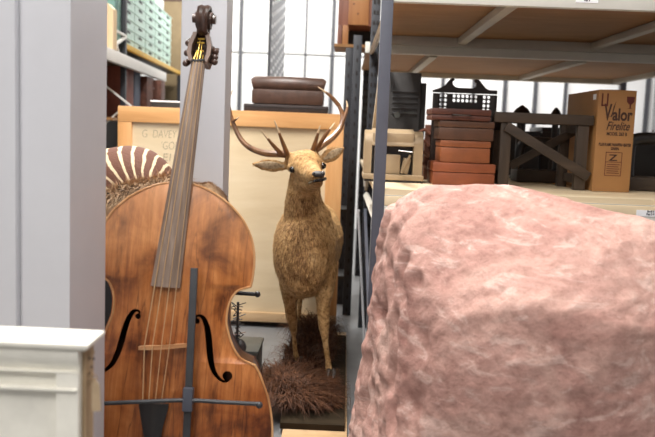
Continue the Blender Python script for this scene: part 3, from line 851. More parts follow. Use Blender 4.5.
# coat of hair (in the stag's own coordinates)
def hair_len(p):
    w = p + off
    if w.z > 1.16: return 0.013
    if w.z > 0.58 and w.y < 4.75: return 0.025
    if w.z < 0.5: return 0.009
    return 0.02
def comb(p, n):
    w = p + off
    if w.z > 1.14: return Vector((-.1, .7, -.6)).normalized()
    if w.y > 4.7: return Vector((0, .75, -.6)).normalized()
    return Vector((0, .12, -1)).normalized()
co = strands(me, 26000, hair_len, 0.0017, comb, 0.84, 0.17, lambda c, n: (1.0 if n.y < 0.4 else 0.25) * (1.6 if (c + off).z > .55 else .7))
co.build('coat', M['deer_hair'], deer, local=True, smooth=False, kind='stuff')
co = strands(me, 1300, lambda p: hair_len(p) * 1.5, 0.0021, comb, 0.84, 0.12, lambda c, n: math.exp(-(((c + off).x + .225) / .09) ** 2) if (c + off).y < 4.6 and .66 < (c + off).z < 1.14 else 0)
co.build('dark_mane', M['deer_dark'], deer, local=True, smooth=False, kind='stuff', label='darker brown throat mane')
for p in (hx(292.6, 169.6, 4.325), hx(322.8, 165.8, 4.378)):
    MB().ball(p, (.0195, .018, .018), 16, 10).build('eye', M['eye'], deer)
mb = MB(); mb.ball(hx(318.4, 174.0, 4.055), (.034, .026, .0165), 16, 10); mb.ball(hx(315, 172.8, 4.085), (.013, .02, .012), 12, 8); mb.ball(hx(323, 173.2, 4.085), (.011, .02, .011), 12, 8)
mb.build('nose', M['nose'], deer)
for p in (hx(314.0, 173.4, 4.035), hx(322.4, 173.2, 4.035)): MB().ball(p, (.0065, .008, .0045), 10, 7).build('nostril', M['eye'], deer)
mb = MB(); mb.tube(catmull([hx(308.8, 183.0, 4.165), hx(312, 181.6, 4.09), hx(316.5, 180.6, 4.03), hx(322, 179.8, 4.03), hx(326, 178.4, 4.085)], 4), [.004] + [.0085] * 15 + [.004], 8)
mb.build('mouth', M['eye'], deer)
for (b0, t0), up in ((EL, (0, -.15, 1)), (ER, (-.45, -.15, .9))):
    sv = body
    body = MB(); b1 = Vector(b0).lerp(Vector(t0), .16) + Vector((0, -.0085, 0)); t1 = Vector(b0).lerp(Vector(t0), .93) + Vector((0, -.0075, 0))
    ear(b1, t1, .023, up, .006); body.build('inner_ear', M['inner_ear'], deer); body = sv
# hooves
for px, py, d in ((298.3, 371, 4.74), (330.5, 383, 4.51)):
    c = W(px, py, d); mb = MB()
    for sg in (-1, 1):
        mb.tube([(c.x + sg * .013, d + .015, zb1 + .055), (c.x + sg * .014, d - .004, zb1 + .03), (c.x + sg * .015, d - .02, zb1 + .002)], [(.014, .02), (.016, .028), (.018, .036)], 10, (1, 0, 0))
    mb.build('hoof', M['hoof'], deer)
for sx in (-.07, .085):
    mb = MB(); X = SX + sx
    for sg in (-1, 1):
        mb.tube([(X + sg * .013, 5.565, zb1 + .055), (X + sg * .014, 5.55, zb1 + .03), (X + sg * .015, 5.535, zb1 + .002)], [(.014, .02), (.016, .028), (.018, .036)], 10, (1, 0, 0))
    mb.build('hoof', M['hoof'], deer)
# antlers
def tine(mb, pts, r0, r1, n=5):
    P = catmull([W(*p) for p in pts], n); m = len(P)
    mb.tube(P, [r0 + (r1 - r0) * (i / (m - 1)) ** 1.3 for i in range(m)], 10)
    return P
def antler(main, tines, knob):
    mb = MB()
    P = tine(mb, main, .0215, .010)
    mb.ball(W(*knob), (.026, .026, .018), 12, 8)
    a = mb
    tips = []
    for pts, r in tines:
        Q = catmull([W(*p) for p in pts], 6); m = len(Q); k = int(m * .62)
        rr = [r * (1 - .86 * (i / (m - 1)) ** 1.2) for i in range(m)]
        a.tube(Q[:k + 1], rr[:k + 1], 10); t_ = MB(); t_.tube(Q[k:], rr[k:], 10); tips.append(t_)
    o = a.build('antler', M['antler'], deer)
    for t_ in tips: t_.build('tine_tip', M['tine'], o, label='pale worn antler tip')
antler([(288, 154.5, 4.5), (281, 154, 4.49), (265, 153.2, 4.50), (250, 147.8, 4.54), (240.5, 138.5, 4.58), (234, 125, 4.61), (230, 112.5, 4.62)],
       [([(230.2, 113.5, 4.62), (228.6, 104, 4.62), (229.6, 97, 4.61), (232.8, 90, 4.6)], .0125),
        ([(230.2, 113.5, 4.62), (228, 105, 4.63), (227, 99, 4.64), (227.2, 94.5, 4.65)], .010),
        ([(232.5, 121.5, 4.61), (235.5, 119.8, 4.59), (239.5, 116.8, 4.57)], .010),
        ([(287, 153.5, 4.47), (281.5, 139.5, 4.38), (274.4, 120.5, 4.34)], .0155),
        ([(281, 153.5, 4.48), (271.6, 143.5, 4.42), (260.6, 129.5, 4.38)], .0145)], (287.6, 154.6, 4.5))
antler([(312, 151.8, 4.5), (320.5, 146.3, 4.5), (333, 137, 4.53), (340.8, 126.5, 4.57), (342.3, 115, 4.6), (338.6, 105, 4.61)],
       [([(338.8, 105.5, 4.61), (331, 96.5, 4.6), (324.5, 91.5, 4.58), (317.8, 86.8, 4.56)], .0125),
        ([(342, 123, 4.58), (346, 112.5, 4.6), (347.3, 106, 4.61), (346.2, 100.5, 4.61)], .0125),
        ([(313, 150, 4.47), (317, 137, 4.38), (320.2, 125.5, 4.34)], .0155),
        ([(317.5, 148, 4.48), (325, 136, 4.42), (331, 128, 4.40), (335, 122.5, 4.40)], .0135)], (312, 152.5, 4.5))
# dried grass on the base
mb = MB()
def tuft(cx, cy, rx, ry, n, h, spread):
    for _ in range(n):
        a = random.uniform(0, 2 * PI); q = math.sqrt(random.random())
        x, y = cx + rx * q * math.cos(a), cy + ry * q * math.sin(a)
        an = a + random.gauss(0, .7)
        L = h * random.uniform(.5, 1.25); s = spread * random.uniform(.2, 1.4) * (.35 + q)
        p0 = Vector((x, y, zb1 - .004)); out = Vector((math.cos(an), math.sin(an), 0))
        p1 = p0 + out * s * .35 * L + Vector((0, 0, L * .6)); p2 = p0 + out * s * .95 * L + Vector((0, 0, L * .72)); p3 = p0 + out * s * 1.5 * L + Vector((0, 0, L * random.uniform(.2, .6)))
        for q_ in (p1, p2, p3): q_.x = min(max(q_.x, -.425 + random.random() * .02), .085)
        sd = out.cross(Vector((0, 0, 1))) * random.uniform(.0012, .0028)
        v = mb.verts([p0 - sd, p0 + sd, p1 + sd, p1 - sd, p2 + sd * .7, p2 - sd * .7, p3])
        mb.face(v[:4]); mb.face([v[3], v[2], v[4], v[5]]); mb.face([v[5], v[4], v[6]])
tuft(-.235, 4.13, .10, .13, 2300, .115, 1.1)
tuft(-.10, 4.08, .10, .08, 1500, .06, 1.0)
tuft(-.2, 4.04, .12, .05, 900, .06, .9)
tuft(-.03, 4.3, .04, .2, 900, .045, .8)
tuft(-.24, 4.36, .10, .14, 1100, .105, 1.0)
tuft(-.30, 4.28, .06, .12, 700, .12, 1.3)
tuft(-.19, 4.85, .13, .3, 1500, .10, .6)
tuft(-.16, 5.3, .13, .28, 1500, .17, .45)
tuft(-.06, 5.0, .05, .2, 700, .13, .4)
tuft(-.04, 4.45, .05, .2, 700, .04, .8)
tuft(-.2, 4.6, .1, .15, 900, .06, .9)
mb.build('dried_grass', M['grass'], bb, smooth=False, kind='stuff')

# ------------------------------------------------------------------ rock
def rock():
    pts = []
    def a(px, py, d): pts.append(W(px, py, d))
    for p in ((356, 437, 3.05), (358, 397, 3.02), (360.5, 356, 3.0), (365, 315, 2.98), (372, 268, 2.95), (381, 228, 2.92), (387, 208, 2.88), (406, 194, 2.84), (428, 182, 2.8), (450, 185.5, 2.78), (475, 186, 2.78), (496, 183, 2.78), (511, 182.5, 2.78), (535, 191, 2.74), (563, 203.5, 2.7), (593, 217, 2.66), (622, 222, 2.62), (655, 222, 2.6), (700, 232, 2.6),
              (396, 437, 2.62), (398, 330, 2.62), (404, 250, 2.66), (415, 215, 2.74), (450, 437, 2.48), (455, 318, 2.44), (455, 262, 2.55), (520, 437, 2.44), (530, 305, 2.37), (525, 245, 2.54), (600, 437, 2.42), (610, 322, 2.33), (600, 255, 2.48), (700, 437, 2.44), (700, 335, 2.36), (690, 262, 2.5), (760, 437, 2.6), (760, 300, 2.6)): a(*p)
    for x, y, z in ((.16, 3.5, .6), (.3, 3.6, 1.15), (1.5, 3.4, 1.1), (1.62, 3.3, .5), (.8, 3.62, 1.2)): pts.append(Vector((x, y, z)))
    low = [Vector((p.x, p.y, 0)) for p in pts if p.z < .72]
    low += [Vector((.03, 3.05, 0)), Vector((.1, 3.5, 0)), Vector((.16, 2.6, 0)), Vector((1.6, 3.3, 0)), Vector((1.5, 2.6, 0)), Vector((.4, 2.4, 0)), Vector((1.1, 2.36, 0))]
    mb = MB(); vs = mb.verts(pts + low)
    r = bmesh.ops.convex_hull(mb.bm, input=vs)
    junk = list({g for g in r['geom_interior'] + r['geom_unused'] if isinstance(g, bmesh.types.BMVert)})
    bmesh.ops.delete(mb.bm, geom=junk, context='VERTS')
    o = mb.build('boulder', M['rock'], None)
    applied(o, [('REMESH', dict(mode='VOXEL', voxel_size=0.012, use_smooth_shade=True)), ('SMOOTH', dict(factor=0.5, iterations=6))])
    me = o.data
    def shape(p, n):
        fade = min(1, max(0, p.z / .1))
        left = max(0, min(1, (.32 - p.x) / .16))
        q = Vector((p.x * 1.0, p.y, p.z * 1.0))
        k = noise.fractal(q * 2.0, 1.0, 2.2, 6) * .020
        rdg = noise.ridged_multi_fractal(Vector((p.x * 5 + p.z * 3, p.y * 5, p.z * 9 - p.x * 4)), 1.0, 2.1, 4, 1.0, 2.0)
        k += (rdg - 1.2) * .007
        pit = noise.noise(Vector((p.x * 14, p.y * 22, p.z * 9)))
        k -= left * max(0, pit - .08) * .07
        k += left * noise.noise(Vector((p.x * 24, p.y * 24, p.z * 24))) * .008
        r_ = p + n * k * fade
        r_.z = max(r_.z, 0.0)
        return r_
    displaced(me, shape)
    me.shade_smooth()
    me.materials.clear(); me.materials.append(M['rock'])
    base_thing(o)
    tag(o, 'huge rough pink boulder with pale cream veins standing before the steel rack', 'boulder')
rock()

# ------------------------------------------------------------------ cream mantelpiece, lower left
dm = 1.76
zt = W(60, 343.5, dm).z
xr_ = W(88, 344, dm).x; xl_ = -1.25
mant = empty('mantelpiece', ((xl_ + xr_) / 2, dm + .07, 0), 'cream painted wooden mantelpiece with chipped moulded end, standing before the pale pillar', 'mantelpiece')
mb = MB(); mb.box(((xl_ + xr_) / 2, dm + .065, zt - .006), (xr_ - xl_, .135, .012), None, .004)
mb.box(((xl_ + xr_) / 2 - .004, dm + .069, zt - .015), (xr_ - xl_ - .012, .122, .007), None, .002)
mb.build('top_slab', M['cream'], mant)
ze = W(60, 375, dm).z
bxr = xr_ - .026
mb = MB(); prof = [(0, 0), (.02, 0), (.022, .012), (.016, .035), (.007, .052), (.004, .066), (0, .066)]
H0 = zt - .018 - (zt - .018 - ze)
poly = [(x, H0 + (1 - y / .066) * (zt - .018 - ze)) for x, y in prof]
rings = []
for X in (xl_, bxr): rings.append([(X, dm + .03 - p[0], p[1]) for p in poly])
mb.loft(rings); mb.build('cornice_moulding', M['cream'], mant)
mb = MB(); mb.box(((xl_ + bxr) / 2, dm + .03 + .045, (zt - .018) / 2), (bxr - xl_, .09, zt - .018), None, .002)
mb.build('frieze_panel', M['cream'], mant)
mb = MB(); p1 = W(57, 380, dm + .02).x
mb.box(((p1 + bxr) / 2, dm + .022, ze / 2), (bxr - p1, .018, ze - .001), None, .002)
mb.build('pilaster', M['cream'], mant)
mb = MB(); zz = W(60, 391.5, dm).z
mb.box(((xl_ + bxr) / 2, dm + .018, zz), (bxr - xl_ - .002, .024, .006), None, .0025)
mb.box(((xl_ + bxr) / 2, dm + .0235, ze + .001), (bxr - xl_ - .001, .022, .003), None, .001)
mb.build('bead_moulding', M['cream'], mant)
mb = MB(); mb.box((bxr + .005, dm + .066, (zt - .02) / 2), (.01, .06, zt - .022), None, .002)
for i in range(7):
    mb.ball((bxr + .009, dm + random.uniform(.05, .11), zt - random.uniform(.03, .12)), (.005, .006, random.uniform(.004, .010)), 8, 6)
mb.build('end_board', M['bare'], mant, label='bare chipped wooden end board')
mb = MB(); 
for dy, dz in ((.06, .05), (.075, .075), (.06, .085), (.09, .06)): mb.ball((bxr + .0105, dm + dy, zt - dz), (.003, .005, .004), 8, 6)
mb.build('nail_hole', M['dark_hole'], mant)
# luggage tag hung on the end
tg = W(95.5, 384, dm + .035); tx = tg.x
tgl = empty('luggage_tag', (tx, tg.y, tg.z - .07), 'small buff card tag on a string hanging from the cream mantelpiece', 'tag')
mb = MB(); k = dm / F
p0 = Vector((tx, tg.y, tg.z))
poly = [(-.009, -.002), (-.006, .006), (.006, .006), (.011, -.002), (.015, -.062), (-.009, -.068)]
ux = Vector((.97, -.2, 0)).normalized()
mb.prism(poly, p0, ux, (0, 0, 1), ux.cross(Vector((0, 0, 1))), .0012)
mb.build('card', M['tagcard'], tgl, False)
mb = MB(); mb.tube(catmull([p0 + Vector((0, 0, .003)), p0 + Vector((.002, 0, .02)), Vector((bxr + .011, tg.y - .01, p0.z + .034))], 4), .0008, 6); mb.build('string', M['gut'], tgl)

# ------------------------------------------------------------------ pillars, far left and behind the neck
d1, d2 = 2.33, 2.68
x1 = W(70, 180, d1).x; x1b = W(105.5, 230, d2).x; x0 = W(20, 180, d1).x
xr1 = (x1 + x1b) / 2
mb = MB()
mb.loft([[(x0, d1, 0), (x1, d1, 0), (x1b, d2, 0), (x0, d2, 0)], [(x0, d1, ZC - .001), (x1, d1, ZC - .001), (x1b, d2, ZC - .001), (x0, d2, ZC - .001)]])
o = mb.build('pillar', M['white_column'], None, False); tag(o, 'wide pale lavender-grey pillar behind the cream mantelpiece', 'pillar', kind='structure')
mb = MB(); xa, xb = W(-40, 180, 2.3).x, W(15.5, 180, 2.3).x
mb.box(((xa + xb) / 2, 2.5, ZC / 2), (xb - xa, .40, ZC - .002), None, .004)
o = mb.build('pillar', M['white_column'], None, False); tag(o, 'white pillar cut off at the left edge of the photo', 'pillar', kind='structure')
mb = MB(); xa, xb = W(15.6, 180, 2.42).x, W(20, 180, 2.42).x
mb.box(((xa + xb) / 2, 2.55, ZC / 2), (xb - xa + .03, .2, ZC - .004)); o = mb.build('trim_13', M['mullion'], None, False); o['kind'] = 'structure'
dc = 3.5
xa, xb = W(180.5, 60, dc).x, W(226, 60, dc).x
mb = MB(); mb.box(((xa + xb) / 2, dc + .09, ZC / 2), (xb - xa, .18, ZC - .002), None, .006)
o = mb.build('pillar', M['column'], None, False); tag(o, 'pale grey square pillar behind the neck of the double bass', 'pillar', kind='structure')

# ------------------------------------------------------------------ hides behind the bass
def drape(name, xs, zs, yc, ry, zfloor=0.0, sag=None):
    mb = MB(); rings = []
    for x, z in zip(xs, zs):
        ring = []
        ring.append((x, yc - ry, zfloor + .003))
        for k in range(1, 6): ring.append((x, yc - ry, zfloor + (z - ry - zfloor) * k / 6))
        for k in range(13):
            a = PI * k / 12
            ring.append((x, yc - ry * math.cos(a), z - ry + ry * math.sin(a)))
        for k in range(5, 0, -1): ring.append((x, yc + ry, zfloor + (z - ry - zfloor) * k / 6))
        ring.append((x, yc + ry, zfloor + .003))
        rings.append(ring)
    mb.loft(rings)
    return mb
def prof_from(px, d, n=7):
    P = catmull([W(x, y, d) for x, y in px], n)
    return [p.x for p in P], [p.z for p in P]
xs, zs = prof_from([(92, 224), (98, 202), (106, 193), (117, 188.5), (130, 185.5), (150, 181.5), (165, 177.5), (180, 180), (195, 184.5), (207, 184), (214, 187.5), (221, 194), (225, 205), (227, 227)], 3.3, 4)
hide = drape('fur', xs, zs, 3.36, .13).build('fur_hide', M['wolf'], None)
base_thing(hide); tag(hide, 'shaggy grizzled brown fur hide heaped behind the shoulders of the double bass', 'fur hide')
hm = hide.data; ho = hide.matrix_basis.translation
st = strands(hm, 12000, lambda p: .045 if (p + ho).x < -.66 else .016, .0017, Vector((.25, -.35, -.85)).normalized(), .72, .22, lambda c, n: 1.0 if (c + ho).z > .95 and n.y < .5 else 0)
st.build('shaggy_hair', M['wolf'], hide, local=True, smooth=False, kind='stuff')
st = strands(hm, 350, .035, .002, Vector((.5, -.3, -.6)).normalized(), .6, .25, lambda c, n: 1.0 if (c + ho).z > .95 and (c + ho).x < W(152, 190, 3.3).x and n.z > .55 else 0)
st.build('dark_ridge_hair', M['wolf_dark'], hide, local=True, smooth=False, kind='stuff', label='black hair along the back')
xs, zs = prof_from([(60, 175), (70, 160), (85, 152), (105, 149), (118, 146.5), (132, 145.8), (148, 149), (158, 155), (166, 163), (171, 173), (173.5, 190)], 3.86, 5)
zc = W(151, 214, 3.7)
zeb = drape('z', xs, zs, 3.86, .2).build('striped_hide', None, None)
base_thing(zeb); zo = zeb.matrix_basis.translation
zeb.data.materials.append(zebra_mat(zc.x - zo.x, zc.z - zo.z))
tag(zeb, 'brown and cream zebra-striped hide heaped before the lettered pine crate', 'striped hide')

# ------------------------------------------------------------------ travelling crate behind the stag
dk = 5.88
cl, cr = W(117, 200, dk).x, W(341, 200, dk).x
ct = W(230, 110, dk).z
cb = W(265, 322, dk).z
k = dk / F
crate = empty('picture_crate', ((cl + cr) / 2, dk + .1, 0), 'large pine-framed plywood crate with pencilled lettering standing behind the stag', 'crate')
zr = ct - 15.5 * k
MB().box(((cl + cr) / 2, dk + .012, (ct + zr) / 2), (cr - cl, .03, ct - zr), None, .004).build('top_rail', M['pine'], crate)
MB().box(((cl + cr) / 2, dk + .012, cb + .035), (cr - cl, .03, .07), None, .004).build('bottom_rail', M['batten'], crate, label='paler bottom rail')
for xa, xb in ((cl, cl + 14 * k), (cr - 16.5 * k, cr)):
    MB().box(((xa + xb) / 2, dk + .014, (zr + cb + .07) / 2), (xb - xa, .03, zr - cb - .07), None, .004).build('stile', M['pine_v'], crate)
MB().box(((cl + cr) / 2, dk + .04, (ct + cb) / 2), (cr - cl - .02, .03, ct - cb - .02)).build('front_panel', M['ply'], crate)
mb = MB(); mb.box(((cl + cr) / 2, dk + .15, (ct + cb) / 2), (cr - cl - .005, .19, ct - cb - .004)); mb.build('case_body', M['pine'], crate)
MB().box(((cl + cr) / 2, dk + .15, cb / 2), (cr - cl - .06, .19, cb)).build('crate_gap_shade', M['dark_hole'], crate, label='black block painted as the shade under the crate')  # added black block, paints the shade in the gap below the crate
ty = dk + .0235
items = []
for s, px, py, sz in (('G', 144.5, 137.3, .038), ('DAVEY', 164.3, 137.8, .175), ("'GOR", 170.0, 149.4, .13), ('EI', 166.5, 161.0, .06)):
    p = W(px, py, ty); me, *_ = text(s, .083, Vector((p.x, ty, p.z)), (1, 0, .02), (0, 0, 1), None, 't', None, .0004, 0.1, bold=-.0014, width=sz)
    join_text('pencil_lettering', M['pencil'], crate, [me])
# leather cases on the crate
zc_ = ct
kx = lambda px: W(px, 100, dk).x
o_ = empty('flat_case', ((kx(240) + kx(326)) / 2, dk + .13, zc_), 'flat dark brown case lying on the pine crate under the leather bag', 'case')
mb = MB(); mb.box(((kx(243) + kx(328)) / 2, dk + .14, zc_ + .027), (kx(328) - kx(243), .19, .054), None, .008); mb.build('case_shell', M['leather_dark'], o_)
mb = MB(); mb.box(((kx(243) + kx(328)) / 2, dk + .14, zc_ + .032), (kx(328) - kx(243) + .004, .194, .004)); mb.build('lid_seam', M['dark_hole'], o_)
o_ = empty('leather_bag', ((kx(250) + kx(324)) / 2, dk + .13, zc_ + .055), 'brown leather bag with a rolled top on the flat dark case', 'bag')
xa, xb = kx(250.5), kx(323.5); zb = zc_ + .055
mb = MB(); mb.box(((xa + xb) / 2, dk + .13, zb + .055), (xb - xa, .15, .11), None, .02); mb.build('bag_body', M['leather'], o_)
mb = MB(); P = [(xa - .002, dk + .115, zb + .142), (xa + .012, dk + .115, zb + .146), ((xa + xb) / 2, dk + .115, zb + .15), (xb - .012, dk + .115, zb + .146), (xb + .002, dk + .115, zb + .142)]
mb.tube(P, [(.045, .045), (.058, .05), (.06, .052), (.058, .05), (.045, .045)], 18); mb.build('rolled_flap', M['leather'], o_)
# small dark case and white board left on the crate
o_ = empty('black_box', (W(165, 103, 6.0).x, 6.0, ct), 'thin black box with a white top lying on the crate by the pillar', 'box')
xa, xb = W(151, 103, 5.95).x, W(196, 103, 5.95).x
mb = MB(); mb.box(((xa + xb) / 2, 6.03, ct + .02), (xb - xa, .16, .04), None, .003); mb.build('box_shell', M['machine_dk'], o_)
mb = MB(); mb.box(((xa + xb) / 2, 6.03, ct + .046), (xb - xa + .01, .17, .012), None, .002); mb.build('white_top', M['label'], o_)

# ------------------------------------------------------------------ left-hand shelving with plastic trays
ya, yb2 = 6.75, 9.6
A0 = W(105, 45.5, 6.9); B0 = W(166.5, 72.5, 9.6)
zl = (A0.z + B0.z) / 2
A = Wz(105, 45.5, zl); B = Wz(166.5, 73, zl)
Dv = (B - A); Dv.z = 0; Ln = Dv.length; Dv.normalize(); Nv = Vector((-Dv.y, Dv.x, 0))       # Nv points left, into the shelf
if Nv.x > 0: Nv = -Nv
A_ = A - Dv * .9
zlow = W(105, 57.5, A.y).z
sh = empty('steel_shelving', (A_.x, A_.y, 0), 'white steel shelving with a deep edge beam holding mint plastic trays', 'shelving')
bh = .105
Rz = Matrix((Dv, Nv, Vector((0, 0, 1)))).transposed()
def sbox(mb, s0, s1, n0, n1, z0, z1, bev=0.0):
    c = A + Dv * (s0 + s1) / 2 + Nv * (n0 + n1) / 2
    mb.box((c.x, c.y, (z0 + z1) / 2), (abs(s1 - s0), abs(n1 - n0), z1 - z0), Rz, bev)
mb = MB(); sbox(mb, -.9, Ln, 0, .05, zl - bh, zl, .004); mb.build('edge_beam', M['white_steel'], sh)
mb = MB(); sbox(mb, -.9, Ln, .05, .9, zl - .03, zl - .0005); mb.build('shelf_board', M['chip'], sh)
yz = zl + .14
mb = MB(); sbox(mb, 1.21, Ln + 1.85, .07, .11, yz - .05, yz, .004); mb.build('yellow_edge', M['yellow'], sh, label='yellow painted shelf edge')
mb = MB(); sbox(mb, 1.21, Ln + 1.85, .115, .85, yz - .04, yz - .005); mb.build('upper_board', M['machine_dk'], sh)
mb = MB(); sbox(mb, -.1, Ln + 1.75, .93, .95, 0, zl - .05); mb.build('dark_fill_sheet', M['machine_dk'], sh)  # dark sheet added as painted shade under the beam, hides the bright wall
for s, n in ((Ln - .07, 0.051), (1.14, .06), (1.14, .86), (Ln - .07, .86), (Ln + 1.75, .06), (Ln + 1.75, .86)):
    mb = MB(); sbox(mb, s, s + .06, n, n + .05, 0, zl + (.9 if s < 1.5 else (-.0 if s < Ln else .09)), .003); mb.build('upright', M['post_dark'], sh)
mb = MB()
a1 = A + Dv * .5 + Nv * .06; mb.bar(Vector((a1.x, a1.y, zl + .005)), Vector((a1.x, a1.y, zl + .22)), .05, .02, Dv)
a2 = A + Dv * 1.12 + Nv * .06
mb.bar(Vector((a1.x, a1.y, zl + .20)), Vector((a2.x, a2.y, zl + .20)), .022, .02, Nv)
mb.bar(Vector((a1.x, a1.y, zl + .03)), Vector((a2.x, a2.y, zl + .19)), .03, .02, Nv)
mb.bar(Vector((a1.x, a1.y, zl + .19)), Vector((A.x + Dv.x * .75 + Nv.x * .05, A.y + Dv.y * .75 + Nv.y * .05, zl + .0)), .03, .02, Nv)
mb.build('gusset_brace', M['white_steel'], sh)
p1, p2 = W(103, 84, 7.6), W(131, 106, 7.6); p3, p4 = W(103, 125, 7.6), W(120, 111, 7.6)
mb = MB(); mb.bar(p1, p2, .045, .012, Vector((0, 1, 0))); mb.build('diagonal_brace', M['white_steel'], sh)
mb = MB(); mb.bar(p3, p4, .03, .012, Vector((0, 1, 0))); mb.build('diagonal_brace', M['white_steel'], sh)
# lower shelf under the beam, hidden by the crate, carries the boxes
zlw = W(120, 112, 8.3).z - .06
mb = MB(); sbox(mb, .65, Ln + .05, .07, .9, zlw - .03, zlw - .0015); mb.build('lower_board', M['chip'], sh)
# trays
tr_h, tr_l, tr_w = .098, .64, .40
def make_tray():
    o = empty('plastic_tray', (0, 0, 0), 'mint plastic tray, lowest in the tray column next to the dark shelving upright', 'tray', 'mint trays stacked on the left shelving')
    mb = MB(); h = tr_h - .004
    mb.box((0, 0, .006), (tr_l - .02, tr_w - .02, .012))
    for sg in (-1, 1):
        mb.box((0, sg * (tr_w / 2 - .01), h / 2), (tr_l - .012, .012, h)); mb.box((sg * (tr_l / 2 - .01), 0, h / 2), (.012, tr_w - .012, h))
        mb.box((0, sg * (tr_w / 2 - .006), h - .008), (tr_l - .004, .02, .016), None, .003); mb.box((sg * (tr_l / 2 - .006), 0, h - .008), (.02, tr_w - .004, .016), None, .003)
    mb.build('tray_shell', M['mint'], o, False, local=True)
    MB().box((0, -(tr_w / 2 - .002), h * .56), (.17, .012, .024), None, .005).build('hand_slot', M['slot'], o, local=True)
    MB().box((-(tr_l / 2 - .002), 0, h * .56), (.012, .12, .024), None, .005).build('hand_slot', M['slot'], o, local=True)
    return o
t0 = make_tray(); first = True
ang = math.atan2(Dv.y, Dv.x)
for col in range(5):
    for lv in range((10, 9, 8, 7, 7)[col]):
        o = t0
        if not first:
            o = t0.copy(); COL.objects.link(o)
            for ch in t0.children:
                c = ch.copy(); COL.objects.link(c); c.parent = o
        first = False
        o['label'] = 'mint plastic tray, %s in the %s tray column from the dark upright' % (('lowest', 'second up', 'third up', 'fourth up', 'fifth up', 'sixth up', 'seventh up', 'eighth up', 'ninth up', 'tenth up')[lv], ('first', 'second', 'third', 'fourth', 'fifth')[col])
        c = A + Dv * (1.24 + tr_l / 2 + col * (tr_l + .012)) + Nv * (.118 + tr_w / 2)
        o.matrix_basis = Matrix.Translation((c.x, c.y, yz - .0035 + lv * tr_h)) @ Matrix.Rotation(ang + random.gauss(0, .003), 4, 'Z')
# teal block painted as the shaded tray ends, and pale timber
def simple(name, mat, label, cat, x0, y0, x1, y1, d, t, bev=.004, zbase=None, extra=None, group=None):
    mb = MB(); c, s = rbox(mb, x0, y0, x1, y1, d, t, bev, zbase)
    o = empty(name, (c.x, c.y, c.z - s[2] / 2), label, cat, group)
    mb.build('shell', mat, o)
    return o, c, s
tz = zl - .0105
tz = zl + .0015
o = empty('tray_end_shade', (A + Dv * 1.0 + Nv * .35).to_tuple()[:2] + (tz,), 'dull teal ribbed block standing in for the shaded ends of the mint trays', 'crate')  # added block, carries the shade of the tray ends in its colour
mb = MB(); sbox(mb, .94, 1.12, .13, .6, tz, tz + .75, .006); mb.build('end_shell', M['teal'], o)
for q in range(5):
    mb = MB(); sbox(mb, .925, .938, .14, .59, tz + .10 + q * .14, tz + .125 + q * .14, .003); mb.build('end_rib', M['slot' if q % 2 else 'teal'], o)
o = empty('timber_board', (W(108, 30, 7.0).x, 7.05, tz), 'pale timber panel standing on the shelving beside the pillar', 'panel')
xa, xb = W(96, 25, 7.0).x, W(113, 25, 7.0).x
mb = MB(); zh = W(108, 3, 7.0).z
mb.prism([(0, 0), (xb - xa, 0), (xb - xa, zh - tz - .05), (xb - xa - .05, zh - tz), (0, zh - tz)], (xa, 7.0, tz), (1, 0, 0), (0, 0, 1), (0, 1, 0), .12); mb.build('face_plank', M['timber'], o, False)
mb = MB(); mb.box((xa + .02, 7.06, tz + (zh - tz) / 2), (.03, .13, zh - tz - .02)); mb.build('side_batten', M['pine_v'], o, False)
# boxes under the beam
def shelfthing(name, mat, label, cat, x0, y0, x1, d, t):
    zt_ = W((x0 + x1) / 2, y0, d).z; xa, xb = W(x0, y0 + 10, d).x, W(x1, y0 + 10, d).x
    o = empty(name, ((xa + xb) / 2, d + t / 2, zlw), label, cat)
    mb = MB(); mb.box(((xa + xb) / 2, d + t / 2, (zt_ + zlw) / 2), (xb - xa, t, zt_ - zlw), None, .005); mb.build('shell', mat, o)
    mb = MB(); mb.box(((xa + xb) / 2, d + t / 2, zt_ - .05), (xb - xa + .006, t + .006, .008)); mb.build('lid_edge', mat, o)
    return o, xa, xb, zt_
shelfthing('red_box', M['redbox'], 'dull red box on the low shelf under the white beam', 'box', 104, 66, 126, 8.2, .3)
shelfthing('blue_box', M['bluebox'], 'narrow slate blue box beside the dull red box', 'box', 128.5, 71, 134.5, 8.52, .25)
o, xa, xb, z_ = shelfthing('rust_box', M['rust'], 'rust-brown box with a small white mark under the white beam', 'box', 137, 76, 147, 8.85, .3)
o, xa, xb, z_ = shelfthing('rust_tin', M['rust'], 'rust-brown rounded tin next to the shelving upright', 'tin', 148.5, 80, 161, 9.25, .2)
c = W(151.5, 86.5, 9.245)
mb = MB(); mb.prism([(-.03, -.025), (.03, -.025), (0, .035)], (c.x, 9.243, c.z), (1, 0, 0), (0, 0, 1), (0, 1, 0), .006); mb.build('white_mark', M['label'], o, False)
# beige load high on the far shelving
o = empty('cardboard_stack', (W(172, 10, 11.6).x, 12.05, 0), 'tan cardboard tower far behind the mint trays', 'carton')
xa, xb = W(158, 5, 11.6).x, W(190, 5, 11.6).x
mb = MB(); mb.box(((xa + xb) / 2, 12.06, 1.7), (xb - xa, .2, 3.4), None, .01); mb.build('carton_body', M['stack'], o)
mb = MB(); mb.box(((xa + xb) / 2, 12.06, 3.3), (xb - xa + .01, .21, .05)); mb.build('tape_band', M['leather'], o)

